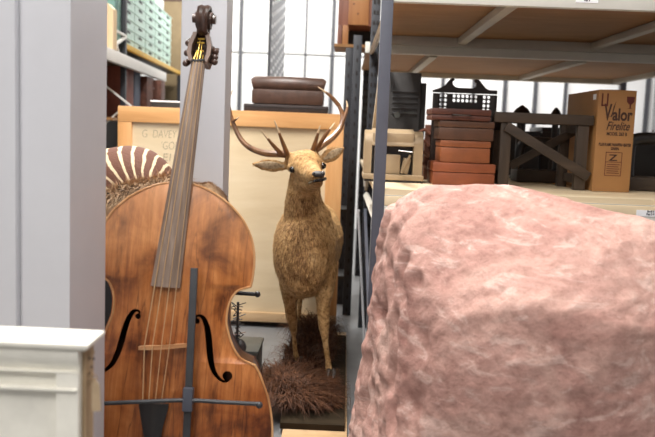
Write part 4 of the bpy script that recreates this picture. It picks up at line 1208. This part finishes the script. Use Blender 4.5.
# perforated steel rack end in the far aisle
pa_, pb_ = W(269.5, 40, 9.0), W(284, 40, 11.4)
o = empty('perforated_steel_screen', (pa_.x, 10.2, 0), 'grey perforated steel screen receding behind the leather bag', 'screen')
d_ = Vector((pb_.x - pa_.x, 11.4 - 9.0, 0)); L_ = d_.length; d_.normalize()
Rp = Matrix((d_, Vector((-d_.y, d_.x, 0)), Vector((0, 0, 1)))).transposed()
cpt = Vector(((pa_.x + pb_.x) / 2, 10.2, 1.7))
mb = MB(); mb.box(cpt, (L_, .03, 3.4), Rp); sheet = mb.build('sheet', M['mullion'], o, False)
mb = MB()
for i in range(8):
    for j in range(13):
        c = cpt + d_ * (-L_ / 2 + (i + .5) * L_ / 8) + Vector((d_.y, -d_.x, 0)) * .015
        mb.box((c.x, c.y, 1.75 + j * .125 + (i % 2) * .06), (.10, .012, .034), Rp)
join_into(sheet, mb, M['label'])
MB().box((cpt.x, cpt.y, .03), (.10, L_ + .02, .06)).build('foot_rail', M['mullion'], o, False)

# ------------------------------------------------------------------ pallet rack on the right
dR, dR2, dR3 = 4.05, 6.0, 8.2
rx0 = W(376, 130, dR).x; pw = 11.6 * dR / F
rxe = 2.75
rack = empty('pallet_rack', ((rx0 + rxe) / 2, (dR + dR2) / 2, 0), 'tall steel pallet rack with chipboard shelves behind the pink boulder', 'rack')
def upright(x, y, ztop, mat, holes=False, w=pw, d=.06):
    mb = MB(); mb.box((x + w / 2, y + d / 2, ztop / 2), (w, d, ztop), None, .003)
    u = mb.build('upright', mat, rack)
    if holes:
        mb = MB()
        for j in range(int(ztop / .075)):
            for q in (.3, .7): mb.box((x + w * q, y, .04 + j * .075), (.014, .012, .026))
        join_into(u, mb, M['dark_hole'])
    return u
upright(rx0, dR, 3.2, M['post'])
rx2 = W(364, 110, dR2).x
upright(rx0 + .005, dR2, 3.2, M['post_dark'], True, .065)
upright(rx0 + .005, dR3, 3.2, M['post_dark'], True, .065)
for y in (dR, dR2, dR3): upright(rxe, y, 3.2, M['post'])
zu = W(600, 8.8, dR).z                                   # underside of the front upper beam
zs_ = W(610, 191.8, 4.53).z                              # things stand here, a hair over the board
def beam(y, z, h, mat, t=.05, x0=rx0 + pw, x1=rxe, nm='beam'):
    return MB().box(((x0 + x1) / 2, y + t / 2, z + h / 2), (x1 - x0, t, h), None, .004).build(nm, mat, rack)
bu = beam(dR + .005, zu, .11, M['beam'])
zbt = W(500, 48.5, dR2).z; zbo = W(500, 57.5, dR2 + .055).z
hb = zu + .064
beam(dR2, zbt, hb - zbt, M['rearbeam'], .05, rx0 + .08)
zd = hb
# the second bay's front beam hangs a little lower
beam(dR2 + .055, zbo, zbt - zbo + .02, M['beam'], .05, rx0 - .03)
mb = MB(); mb.box(((rx0 + rxe) / 2 + .04, (dR + dR2) / 2 + .03, zu + .075), (rxe - rx0 - .08, dR2 - dR - .02, .02)); mb.build('upper_board', M['chip'], rack, False)
z3 = W(560, 78, dR3).z
mb = MB(); mb.box(((rx0 + rxe) / 2, (dR2 + dR3) / 2 + .05, zbo + .04), (rxe - rx0 + .03, dR3 - dR2 - .06, .02)); mb.build('upper_board', M['chip'], rack, False)
beam(dR3, zbo - .02, .09, M['rearbeam'], .05, rx0)
for px, py, y0, y1, zz_ in ((462, 40, dR + .06, dR2, zu + .04), (595, 45, dR + .06, dR2, zu + .04), (411, 70, dR2 + .12, dR3, zbo + .01), (522, 76, dR2 + .12, dR3, zbo + .01), (615, 82, dR2 + .12, dR3, zbo + .01)):
    x = W(px, py, y1).x
    mb = MB(); mb.box((x, (y0 + y1) / 2, zz_), (.06, y1 - y0, .045), None, .003); mb.build('tie_bar', M['rearbeam'], rack)
# lower shelf
mb = MB(); mb.box(((rx0 + rxe) / 2 + .04, (dR + dR3) / 2, zs_ - .0165), (rxe - rx0 + .06, dR3 - dR - .01, .03)); mb.build('lower_board', M['shelfboard'], rack, False)
zf_t = zs_ - .03
beam(dR, zf_t - .008, .008, M['rearbeam'])
beam(dR - .004, zf_t - .055, .05, M['shelfboard'])
beam(dR - .006, zf_t - .125, .068, M['beam'])
beam(dR2, zs_ - .13, .1, M['beam'], .05, rx0)
# side-frame zigzag braces
def sb(p, q, w=.04, m=M['brace']): MB().bar(p, q, w, .02, Vector((0, 1, 0))).build('side_brace', m, rack)
xs_ = rx0 + pw / 2
sb(Vector((xs_ - .01, dR + .06, W(377, 60, dR).z)), Vector((rx0 + .02, dR2, W(362, 188, dR2).z)))
sb(Vector((xs_, dR + .06, W(380, 12, dR).z)), Vector((rx0 + .02, dR2, W(369, 52, dR2).z)))
sb(Vector((xs_, dR + .06, W(372, 222, dR).z)), Vector((rx0 + .02, dR2, W(361, 194, dR2).z)), .04, M['beam'])
sb(Vector((xs_, dR + .06, .3)), Vector((rx0 + .02, dR2, .9)), .04, M['post'])
# paper labels on the beams
def plabel(px0, px1, py0, py1, y, lines):
    a = W(px0, py0, y); b = W(px1, py1, y)
    o = MB().box(((a.x + b.x) / 2, y - .001, (a.z + b.z) / 2), (b.x - a.x, .002, a.z - b.z)).build('paper_label', M['label'], rack, False)
    its = []
    for i, s in enumerate(lines):
        z = a.z - (a.z - b.z) * (i + .75) / (len(lines) + .3)
        me, *_ = text(s, (a.z - b.z) * .42, Vector(((a.x + b.x) / 2, y - .0026, z)), (1, 0, 0), (0, 0, 1), None, 't', None, .0003, bold=.0006)
        its.append(me)
    join_text('label_writing', M['ink'], o, its)
plabel(636.5, 664, 209.8, 217.2, dR - .0065, ['Shelf 5', 'Bay 3 B'])
plabel(576, 598, -4.2, 3.2, dR + .0045, ['Shelf 4', 'Bay 3'])

# ---- things on the lower shelf
ds = 4.53; ks = ds / F
def sx(px, d=ds): return W(px, 150, d).x
# heater carton
fx0, fx1 = W(594.8, 150, ds).x, W(632.4, 150, ds).x
ch = 99.5 * ks; cd = .62
ctn = empty('heater_carton', ((fx0 + fx1) / 2, ds + cd / 2, zs_), 'tall tan cardboard heater carton with dark red lettering on the rack shelf', 'carton')
MB().box(((fx0 + fx1) / 2, ds + cd / 2, zs_ + ch / 2), (fx1 - fx0, cd, ch), None, .003).build('carton_body', M['carton'], ctn)
mb = MB()
for sgn in (0, 1):
    mb.box(((fx0 + fx1) / 2 - (fx1 - fx0) * (.25 if sgn == 0 else -.25), ds + cd / 2, zs_ + ch + .002), ((fx1 - fx0) * .498, cd, .004), Matrix.Rotation(-.03 if sgn == 0 else .03, 3, 'Y'))
mb.build('top_flap', M['carton'], ctn, False)
fy = ds - .0008; fcx = (fx0 + fx1) / 2; wv = fx1 - fx0
def fp(u, v): return Vector((fcx + (u - .5) * wv, fy, zs_ + ch * (1 - v)))
its = []
def tx_(s, u, v, size, w=None, shear=0, bold=0):
    me, *_ = text(s, size, fp(u, v), (1, 0, 0), (0, 0, 1), None, 't', None, .0004, shear, 'CENTER', bold, w); join_text('printed_lettering', M['carton_ink_dark'], ctn, [me])
tx_('alor', .66, .288, .092, wv * .53, 0, .0028)
tx_('V', .27, .288, .125, wv * .21, 0, .0034)
tx_('Firelite', .56, .385, .066, wv * .62, .35, .0010)
tx_('MODEL 262 B', .55, .440, .026, wv * .54, 0, .0008)
tx_('BLUE FLAME PARAFFIN HEATER', .52, .545, .023, wv * .86, 0, .0010)
tx_('GREEN', .53, .582, .020, wv * .22, 0, .0008)
fl_ = MB()
fl_.prism([(-.006, 0), (.012, .0), (.020, .03), (.024, .055), (.036, .085), (.030, .05), (.026, .03), (.018, -.004)], fp(.27, .288) + Vector((.006, .0, .02)), (1, 0, 0), (0, 0, 1), (0, 1, 0), .0008)
me_f = fl_.mesh('t'); join_text('flame_mark', M['carton_ink_dark'], ctn, [me_f])
mb = MB()
def bar2(u0, v0, u1, v1):
    a, b = fp(u0, v0), fp(u1, v1); mb.box(((a.x + b.x) / 2, fy, (a.z + b.z) / 2), (abs(b.x - a.x), .0012, abs(b.z - a.z)))
bar2(.08, .03, .12, .155); bar2(.22, .03, .26, .155); bar2(.08, .14, .26, .155)
mb.build('cup_mark', M['carton_ink'], ctn, False); mb = MB()
a = fp(.85, .09)
mb.prism([(-.022, .02), (.022, .02), (.02, -.008), (.010, -.02), (.004, -.024), (.004, -.042), (.014, -.046), (-.014, -.046), (-.004, -.042), (-.004, -.024), (-.010, -.02), (-.02, -.008)], a, (1, 0, 0), (0, 0, 1), (0, 1, 0), .0008)
mb.build('glass_mark', M['carton_ink'], ctn, False); mb = MB()
u0, u1, v0, v1 = .30, .74, .605, .835
bar2(u0, v0, u1, v0 + .006); bar2(u0, v1, u1, v1 + .006); bar2(u0, v0, u0 + .015, v1); bar2(u1 - .015, v0, u1, v1); bar2(u0, .70, u1, .706)
for i in range(5): bar2(u0 + .05, .725 + i * .021, u1 - .05 - .03 * (i % 2), .732 + i * .021)
mb.build('emblem_frame', M['carton_ink'], ctn, False)
me, *_ = text('Z', .05, fp(.5, .69), (1, 0, 0), (0, 0, 1), None, 't', None, .0005, 0, 'CENTER', .001, wv * .24)
join_text('printed_emblem', M['carton_ink_dark'], ctn, [me])
mb = MB(); mb.box((fx0 - .001, ds + .07, zs_ + ch - .035), (.002, .05, .03)); mb.build('white_sticker', M['label'], ctn, False, label='small white sticker')

# suitcase stack
def suitcase(name, mat, label, x0, x1, z0, h, d, t, lidf=.4, handle=False):
    xa, xb = sx(x0, d), sx(x1, d)
    o = empty(name, ((xa + xb) / 2, d + t / 2, z0), label, 'suitcase', 'old cases stacked on the rack shelf')
    MB().box(((xa + xb) / 2, d + t / 2, z0 + h * (1 - lidf) / 2), (xb - xa, t, h * (1 - lidf) - .0015), None, .009).build('case_body', mat, o)
    MB().box(((xa + xb) / 2, d + t / 2, z0 + h - h * lidf / 2), (xb - xa + .004, t + .004, h * lidf), None, .009).build('lid', mat, o)
    if handle:
        xm = (xa + xb) / 2; mb = MB()
        mb.tube(catmull([(xm - .05, d, z0 + h * .45), (xm - .04, d - .022, z0 + h * .45), (xm + .04, d - .022, z0 + h * .45), (xm + .05, d, z0 + h * .45)], 4), .005, 8); mb.build('handle', M['leather_dark'], o)
    return z0 + h
z = zs_
z = suitcase('suitcase', M['case_red'], 'broad orange-brown leather suitcase, bottom of the stack on the rack', 434, 496.5, z, 22.6 * ks, ds, .30, .42)
z = suitcase('suitcase', M['case_orange'], 'narrower tan-orange suitcase, second from the bottom of the stack', 440.5, 490.5, z + .001, 22 * ks, ds + .01, .26, .3)
z = suitcase('suitcase', M['case_brown'], 'dull brown suitcase, second from the top of the stack', 438, 493, z + .001, 19.5 * ks, ds + .015, .27, .35)
z = suitcase('suitcase', M['case_top'], 'reddish flat suitcase with overhanging lid, topmost of the stack', 430, 489, z + .001, 11.5 * ks, ds, .30, .55, True)
# dark iron clutter left of the suitcases
o = empty('iron_bracket', (sx(428.5, 5.0), 5.02, zs_), 'rusty dark iron bracket standing between the cream machine and the suitcases', 'bracket')
mb = MB(); xx = sx(428.5, 5.0)
mb.bar((xx, 5.02, zs_), (xx, 5.02, zs_ + .34), .05, .04, Vector((1, 0, 0)), .004); mb.box((xx, 5.06, zs_ + .012), (.05, .10, .024), None, .003)
mb.build('stem', M['rust'], o)
for j in range(4):
    mb = MB(); mb.tube([(xx - .07, 4.97, zs_ + .08 + j * .07), (xx - .03, 4.99, zs_ + .10 + j * .07), (xx + .004, 4.99, zs_ + .07 + j * .07)], .011, 8); mb.build('hook', M['rust'], o)

# pierced carved panel behind the suitcases
dp = 4.95; kp = dp / F
cp = empty('carved_panel', (sx(465, dp), dp, zs_), 'black pierced wooden crest panel with swan-neck top behind the suitcases', 'carved panel')
xa, xb = W(433, 100, dp).x, W(497, 100, dp).x; wp = xb - xa
ztop = W(440, 91, dp).z
cell = 4.25 * kp
ncol = 12; nrow = 4; x_in = xa + (wp - ncol * cell) / 2
zrow0 = W(440, 93.2, dp).z
mb = MB()
def ringcell(cx, cz):
    h = cell / 2; r = cell * .40; t = .02
    o8 = [(h, -h), (h, 0), (h, h), (0, h), (-h, h), (-h, 0), (-h, -h), (0, -h)]
    i8 = [(r * math.cos(a), r * math.sin(a)) for a in [(-PI / 4 + k * PI / 4) for k in range(8)]]
    O1 = mb.verts([(cx + p[0], dp, cz + p[1]) for p in o8]); I1 = mb.verts([(cx + p[0], dp, cz + p[1]) for p in i8])
    O2 = mb.verts([(cx + p[0], dp + t, cz + p[1]) for p in o8]); I2 = mb.verts([(cx + p[0], dp + t, cz + p[1]) for p in i8])
    for k in range(8):
        q = (k + 1) % 8
        mb.face([O1[k], O1[q], I1[q], I1[k]]); mb.face([O2[k], I2[k], I2[q], O2[q]]); mb.face([I1[k], I1[q], I2[q], I2[k]]); mb.face([O1[k], O2[k], O2[q], O1[q]])
for i in range(ncol):
    for j in range(nrow):
        cx, cz = x_in + (i + .5) * cell, zrow0 - (j + .5) * cell
        if j >= 2 and 2 <= i < ncol - 2: mb.box((cx, dp + .01, cz), (cell, .02, cell))
        elif i in (2, 9): mb.box((cx, dp + .01, cz), (cell, .02, cell))
        else: ringcell(cx, cz)
mb.build('pierced_fret', M['carved'], cp, False)
mb = MB(); zl_ = zrow0 - nrow * cell
mb.box(((xa + xb) / 2, dp + .012, (zl_ + zs_) / 2), (wp, .03, zl_ - zs_), None, .003)
for xx in ((xa + x_in) / 2, (xb + x_in + ncol * cell) / 2): mb.box((xx, dp + .012, (zrow0 + zs_) / 2), (x_in - xa, .036, zrow0 - zs_), None, .003)
mb.build('back_board', M['carved'], cp)
mb = MB(); P = [(433, 92), (433, 90), (441, 87.5), (446, 84.5), (449.5, 80), (452, 78.2), (454.5, 78.6), (454.8, 80.5), (452.6, 81.6), (453, 84.5), (455.5, 87), (459, 87.8), (473, 88.4), (476, 86.6), (476.5, 83.4), (474.6, 82), (474.4, 80), (476.6, 79), (479.4, 80.2), (482.4, 84), (486, 88.4), (489, 90), (497.3, 90.6), (497.3, 94.3)]
poly = [W(x, y, dp) for x, y in P]
mb.prism([(p.x - xa, p.z - zs_) for p in poly] , (xa, dp - .002, zs_), (1, 0, 0), (0, 0, 1), (0, 1, 0), .03)
mb.build('swan_neck_crest', M['carved'], cp, False)

# cream office machine behind the front post
dmz = 4.62
mc = empty('office_machine', (sx(398, dmz), dmz + .15, zs_), 'yellowed cream metal duplicating machine on the rack shelf behind the front upright', 'machine')
zb_ = lambda y, x=405: W(x, y, dmz).z
xa, xb = sx(364, dmz), sx(425, dmz)
MB().box(((xa + xb) / 2, dmz + .14, zs_ + .0275), (xb - xa, .30, .031), None, .006).build('base', M['machine'], mc)
mb = MB(); mb.box(((xa + xb) / 2, dmz + .14, zs_ + .006), (xb - xa - .02, .28, .012)); mb.build('rubber_skirt', M['machine_dk'], mc)
def side_plate(px0, px1, mat):
    a, b = sx(px0, dmz), sx(px1, dmz); h = zb_(131) - zs_ - .043
    poly = [(0, 0), (.22, 0), (.22, h * .7)] + [(.11 + .11 * math.cos(t), h * .72 + h * .28 * math.sin(t)) for t in [PI * k / 10 for k in range(1, 10)]] + [(0, h * .7)]
    mb = MB(); mb.prism(poly, (a, dmz + .02, zs_ + .043), (0, 1, 0), (0, 0, 1), (1, 0, 0), b - a); mb.build('side_plate', mat, mc)
side_plate(414, 423.4, M['machine']); side_plate(364.5, 372, M['machine'])
MB().box((sx(393, dmz), dmz + .03, (zb_(133.5) + zb_(146)) / 2), (sx(413.8, dmz) - sx(372.2, dmz), .03, zb_(133.5) - zb_(146)), None, .006).build('front_cover', M['machine'], mc)
h = zb_(131) - zs_ - .043
mb = MB(); rings = []
for X in (sx(372, dmz), sx(414, dmz)):
    R_ = [(X, dmz + .02 + .11 + .118 * math.cos(t), zs_ + .043 + h * .66 + h * .38 * math.sin(t)) for t in [PI * k / 12 for k in range(13)]]
    R_ += [(X, dmz + .02 + .11 + .10 * math.cos(t), zs_ + .043 + h * .64 + h * .33 * math.sin(t)) for t in [PI * k / 12 for k in range(12, -1, -1)]]
    rings.append(R_)
mb.loft(rings); mb.build('hood', M['machine'], mc)
mb = MB(); mb.box((sx(394, dmz), dmz + .15, zs_ + .043 + h * .35), (sx(414, dmz) - sx(372, dmz) - .002, .1, h * .7)); mb.build('dark_interior', M['machine_dk'], mc)
mb = MB(); zt_ = zb_(155)
mb.box((sx(394, dmz), dmz + .06, (zs_ + .043 + zt_) / 2), (sx(401.5, dmz) - sx(386.5, dmz), .05, zt_ - zs_ - .043), None, .012); mb.build('ink_tank', M['machine'], mc)
mb = MB(); mb.box((sx(407, dmz), dmz + .06, zs_ + .043 + h * .2), (.045, .05, h * .36), Matrix.Rotation(.2, 3, 'Y'), .008); mb.tube([(sx(403, dmz), dmz + .04, zs_ + .05), (sx(411, dmz), dmz + .03, zs_ + .043 + h * .45)], .008, 8); mb.build('lever', M['machine'], mc)
mb = MB(); mb.tube([(sx(399, dmz), dmz + .03, zb_(151)), (sx(413, dmz), dmz + .03, zb_(152))], .004, 8); mb.build('roller', M['chrome'], mc)

# dark cabinet behind the machine
dd = 5.25
xa, xb = W(389, 100, dd).x, W(420.5, 100, dd).x; zt_ = W(405, 72.5, dd).z
cabn = empty('dark_cabinet', ((xa + xb) / 2, dd + .2, zs_), 'black metal cabinet with a grille standing behind the cream machine', 'cabinet')
MB().box(((xa + xb) / 2, dd + .2, (zt_ + zs_) / 2), (xb - xa, .4, zt_ - zs_), None, .006).build('carcass', M['machine_dk'], cabn)
zq = W(420, 82.5, dd).z; xq = W(426.5, 100, dd).x
MB().box(((xb + xq) / 2, dd + .22, (zq + zs_) / 2), (xq - xb, .36, zq - zs_), None, .006).build('side_wing', M['machine_dk'], cabn)
for i in range(5):
    mb = MB(); zz2 = W(405, 92 + i * 5.5, dd).z; mb.box(((xa + xb) / 2, dd - .004, zz2), ((xb - xa) * .8, .012, .012), None, .002); mb.build('grille_bar', M['ironblack'], cabn)
mb = MB(); p = W(397, 115, dd); mb.tube([(p.x, dd - .012, p.z), (p.x, dd + .01, p.z)], .02, 14); p = W(408, 113.5, dd); mb.box((p.x, dd - .004, p.z), (.075, .01, .018)); mb.build('name_plate', M['greybin'], cabn)

# trestle frame
dt = 4.55; kt = dt / F
tr = empty('timber_trestle', (sx(545, dt), dt + .15, zs_), 'dark brown timber trestle with crossed braces between suitcases and heater carton', 'trestle')
ztp = W(545, 113.5, dt).z
xa, xb = sx(492.5, dt), sx(592, dt)
hb_ = 10 * kt
MB().box(((xa + xb) / 2, dt + .035, ztp - hb_ / 2), (xb - xa, .07, hb_), None, .005).build('top_rail', M['darkwood'], tr)
MB().box(((xa + xb) / 2 + .03, dt + .33, ztp - hb_ / 2), (xb - xa - .06, .06, hb_), None, .005).build('top_rail', M['darkwood'], tr)
for px0, px1, y in ((500, 511, dt + .012), (577, 588.5, dt + .012), (503, 512, dt + .3), (574, 584, dt + .3)):
    a, b = sx(px0, dt), sx(px1, dt)
    MB().box(((a + b) / 2, y + .025, (zs_ + ztp - hb_) / 2), (b - a, .05, ztp - hb_ - zs_), None, .004).build('leg', M['darkwood_v'], tr)
MB().bar(W(506, 126, dt), W(588.5, 177, dt), 9.5 * kt, .022, Vector((0, 0, 1)), .004).build('brace', M['darkwood'], tr)
MB().bar(W(510, 166, dt + .29), W(575, 131, dt + .29), 8.5 * kt, .022, Vector((0, 0, 1)), .004).build('brace', M['darkwood'], tr)
for sxx in (505.5, 583):
    MB().box((sx(sxx, dt), dt + .18, zs_ + .06), (.04, .24, .05), None, .004).build('side_rail', M['darkwood'], tr)
    MB().box((sx(sxx, dt), dt + .18, ztp - hb_ - .02), (.04, .24, .05), None, .004).build('side_rail', M['darkwood'], tr)

# dark iron sewing machine at the right end, and iron pieces behind the trestle
def iron_machine(x_px, d, hgt, label, flip=1, nm='sewing_machine'):
    o = empty(nm, (sx(x_px, d), d + .1, zs_), label, 'sewing machine', )
    X = sx(x_px, d)
    MB().box((X, d + .1, zs_ + .04), (.34, .2, .08), None, .01).build('wooden_base', M['darkwood'], o)
    mb = MB(); s = flip
    P = catmull([(X + .12 * s, d + .1, zs_ + .08), (X + .12 * s, d + .1, zs_ + hgt * .55), (X + .10 * s, d + .1, zs_ + hgt * .8), (X - .02 * s, d + .1, zs_ + hgt * .86), (X - .12 * s, d + .1, zs_ + hgt * .82), (X - .14 * s, d + .1, zs_ + hgt * .55), (X - .14 * s, d + .1, zs_ + hgt * .35)], 5)
    mb.tube(P, [.045 - .02 * i / (len(P) - 1) for i in range(len(P))], 12); mb.build('arm', M['ironblack'], o)
    mb = MB()
    mb.tube([(X + .165 * s, d + .1, zs_ + hgt * .66), (X + .185 * s, d + .1, zs_ + hgt * .66)], .075, 20); mb.build('hand_wheel', M['ironblack'], o)
    mb = MB(); mb.tube([(X - .02 * s, d + .1, zs_ + hgt * .9), (X - .02 * s, d + .1, zs_ + hgt)], .006, 8); mb.tube([(X - .14 * s, d + .1, zs_ + .08), (X - .14 * s, d + .1, zs_ + hgt * .35)], .005, 8); mb.build('needle_bar', M['chrome'], o)
    return o
iron_machine(655, 4.72, .36, 'black iron sewing machine on a wooden base beside the heater carton', -1)
iron_machine(545, 5.15, .30, 'black iron sewing machine in the shade behind the timber trestle', 1)
# finials seen over the trestle
def finial(px, top, d, label, w=1.0):
    X = sx(px, d); zt_ = W(px, top, d).z
    o = empty('turned_finial', (X, d, zs_), label, 'finial')
    mb = MB(); h = zt_ - zs_
    mb.tube([(X, d, zs_), (X, d, zs_ + .02), (X, d, zs_ + .03), (X, d, zs_ + h * .86), (X, d, zs_ + h * .9), (X, d, zs_ + h * .95), (X, d, zt_)], [.06, .06, .03, .026 * w, .05 * w, .034 * w, .006], 14); mb.build('turned_post', M['carved'], o)
    mb = MB(); mb.tube([(X, d, zs_ + h * .865), (X, d, zs_ + h * .88)], .055 * w, 14); mb.build('collar', M['carved'], o)
finial(519.5, 105, 5.6, 'dark turned finial rising above the trestle rail near the suitcases', 1.2)
finial(553.5, 107.5, 5.7, 'small dark turned post rising above the trestle rail near the carton', .8)
# dark boxes deep in the lower shelf behind everything
def deepbox(px0, px1, top, d, mat, label, nm='storage_box', cat='box'):
    a, b = sx(px0, d), sx(px1, d); zt_ = W((px0 + px1) / 2, top, d).z
    o = empty(nm, ((a + b) / 2, d + .2, zs_), label, cat)
    MB().box(((a + b) / 2, d + .2, (zt_ + zs_) / 2), (b - a, .4, zt_ - zs_), None, .006).build('box_body', mat, o)
    MB().box(((a + b) / 2, d + .2, zt_ - .02), (b - a + .01, .41, .03), None, .004).build('lid', mat, o)
deepbox(498, 540, 131, 6.0, M['machine_dk'], 'black lidded box deep behind the trestle, suitcase side')
deepbox(541, 590, 128, 6.1, M['carved'], 'dark brown lidded box deep behind the trestle, carton side')
deepbox(632, 690, 138, 5.9, M['machine_dk'], 'black lidded box deep on the shelf behind the sewing machine')
deepbox(424, 437, 140, 5.6, M['carved'], 'dark narrow box behind the iron bracket')

# ------------------------------------------------------------------ dark slotted rack carrying the wooden commode
xA = W(351, 105, 6.4).x; xB = W(343.4, 105, 6.8).x
kk = 6.4 / F
dr = empty('slotted_angle_rack', (xA, 6.9, 0), 'dark slotted steel rack with perforated uprights beside the stag, carrying a wooden commode', 'rack')
dq = 7.06
zq = W(356, 44.5, dq).z
ztA = W(356, 35, 6.4).z
for x, y, w, zt_ in ((xA, 6.4, 8.3 * kk, ztA), (xB, 6.8, 7.5 * 6.8 / F, ztA - .06), (xB + .01, 7.5, .05, zq - .026), (xA + .005, 7.5, .045, zq - .026)):
    mb = MB(); mb.box((x + w / 2, y + .02, zt_ / 2), (w, .04, zt_), None, .002); u = mb.build('upright', M['post_dark'], dr)
    mb = MB()
    for j in range(int(zt_ / .1)): mb.box((x + w * .5, y, .05 + j * .1), (.012, .01, .03))
    join_into(u, mb, M['dark_hole'])
mb = MB(); mb.box((W(358, 30, dq).x, dq + .24, zq - .013), (.40, .52, .024)); mb.build('top_shelf', M['chip'], dr, False)
for zz in (.3, .85):
    mb = MB(); mb.box((xA + .0, 7.0, zz), (.10, 1.1, .024)); mb.build('shelf', M['machine_dk'], dr, False)
mb = MB(); mb.bar((xA + .03, 6.42, zq - .05), (xA + .03, 7.53, zq - .05), .03, .03); mb.build('side_rail', M['post_dark'], dr)
# commode
zq += .0015
cm = empty('wooden_commode', (W(358, 30, dq).x, dq + .25, zq), 'reddish brown wooden commode with open base on top of the dark slotted rack', 'commode')
xa, xb = W(338, 20, dq).x, W(379, 20, dq).x
zt_ = W(358, -18, dq).z; zm = W(358, 25.5, dq).z
MB().box(((xa + xb) / 2, dq + .22, (zt_ + zm) / 2), (xb - xa, .4, zt_ - zm), None, .006).build('carcass', M['cabred'], cm)
a, b = W(348.5, 12, dq).x, W(369, 12, dq).x
MB().box(((a + b) / 2, dq + .012, (zt_ + W(358, 25, dq).z) / 2), (b - a, .03, zt_ - W(358, 25, dq).z), None, .005).build('front_panel', M['caborange'], cm)
for p in ((354, 4), (358, 14)):
    c = W(p[0], p[1], dq); MB().ball((c.x, dq - .005, c.z), .008, 10, 7).build('knob', M['rust'], cm)
for x0_, x1_ in ((338, 342.5), (343, 349), (374.5, 379)):
    a, b = W(x0_, 20, dq).x, W(x1_, 20, dq).x
    MB().box(((a + b) / 2, dq + .03, (zm + zq) / 2), (b - a, .05, zm - zq), None, .004).build('leg', M['caborange'] if x0_ == 343 else M['cabred'], cm)
a, b = W(338.5, 20, dq).x, W(378.5, 20, dq).x
MB().box(((a + b) / 2, dq + .40, (zm + zq) / 2), (b - a, .03, zm - zq)).build('back_board', M['dark_hole'], cm)
# thin pale pole
a, b = W(358.4, 212, 5.2), W(362, 290, 5.2)
pt_ = b + (b - a) * ((0 - b.z) / (b.z - a.z))
mb = MB(); mb.tube([Vector((pt_.x, 5.2, .0)), a], .0085, 8)
mb.tube([a, a + Vector((0, 0, .015))], .011, 8)
o = base_thing(mb.build('steel_pole', M['column'], None)); tag(o, 'thin pale grey pole standing between the dark rack and the boulder', 'pole')
# ------------------------------------------------------------------ grey bin and wire coil behind the bass
db = 4.25
a, b = W(234, 360, db).x, W(257, 360, db).x
zt_ = W(252, 351, db).z
bn = empty('metal_bin', ((a + b) / 2, db + .15, 0), 'grey-green metal bin on the floor between the double bass and the stag base', 'bin')
mb = MB(); mb.box(((a + b) / 2 - .05, db + .15, zt_ / 2), (b - a + .1, .3, zt_), None, .006); mb.build('bin_body', M['greybin'], bn)
mb = MB(); mb.box(((a + b) / 2 - .05, db + .15, zt_ - .012), (b - a + .112, .31, .02), None, .004); mb.build('rim', M['greybin'], bn)
dw = 3.6
wz = W(239, 352, dw).z
wc = empty('wire_cage_stand', (W(238, 340, dw).x, dw, 0), 'black spiky wire stand half hidden in the waist of the double bass', 'wire stand')
c0 = W(237.5, 325, dw)
mb = MB(); mb.tube([(c0.x, dw, 0), (c0.x, dw, W(238, 302, dw).z)], .006, 8); mb.tube([(c0.x, dw, 0), (c0.x, dw, .02)], .1, 16); mb.build('stem', M['wire'], wc)
for i in range(26):
    y = 305 + i * 1.9; p = W(233 + random.uniform(-3, 5), y, dw)
    q = W(242 + random.uniform(-3, 3.5), y + random.uniform(-5, 5), dw)
    mb = MB(); yo = random.uniform(-.04, .04)
    mb.tube(catmull([(c0.x, dw, p.z), (p.x, dw + yo, p.z + random.uniform(-.02, .02)), (q.x, dw - yo, q.z)], 4), .0024, 5)
    mb.build('wire_prong', M['chrome'] if i % 5 == 0 else M['wire'], wc)
mb = MB(); p = W(239, 347, dw); mb.ball((p.x, dw, p.z), (.035, .03, .04), 12, 8); mb.build('knuckle', M['wire'], wc)

# ------------------------------------------------------------------ render look
vs = scn.view_settings
scn.display_settings.display_device = 'sRGB'
vs.view_transform = 'Standard'; vs.look = 'None'; vs.gamma = 1.0; vs.exposure = 0.0; vs.use_curve_mapping = False
try:
    scn.cycles.use_denoising = True
    scn.cycles.max_bounces = 8; scn.cycles.diffuse_bounces = 4
    scn.cycles.sample_clamp_indirect = 6
except Exception: pass
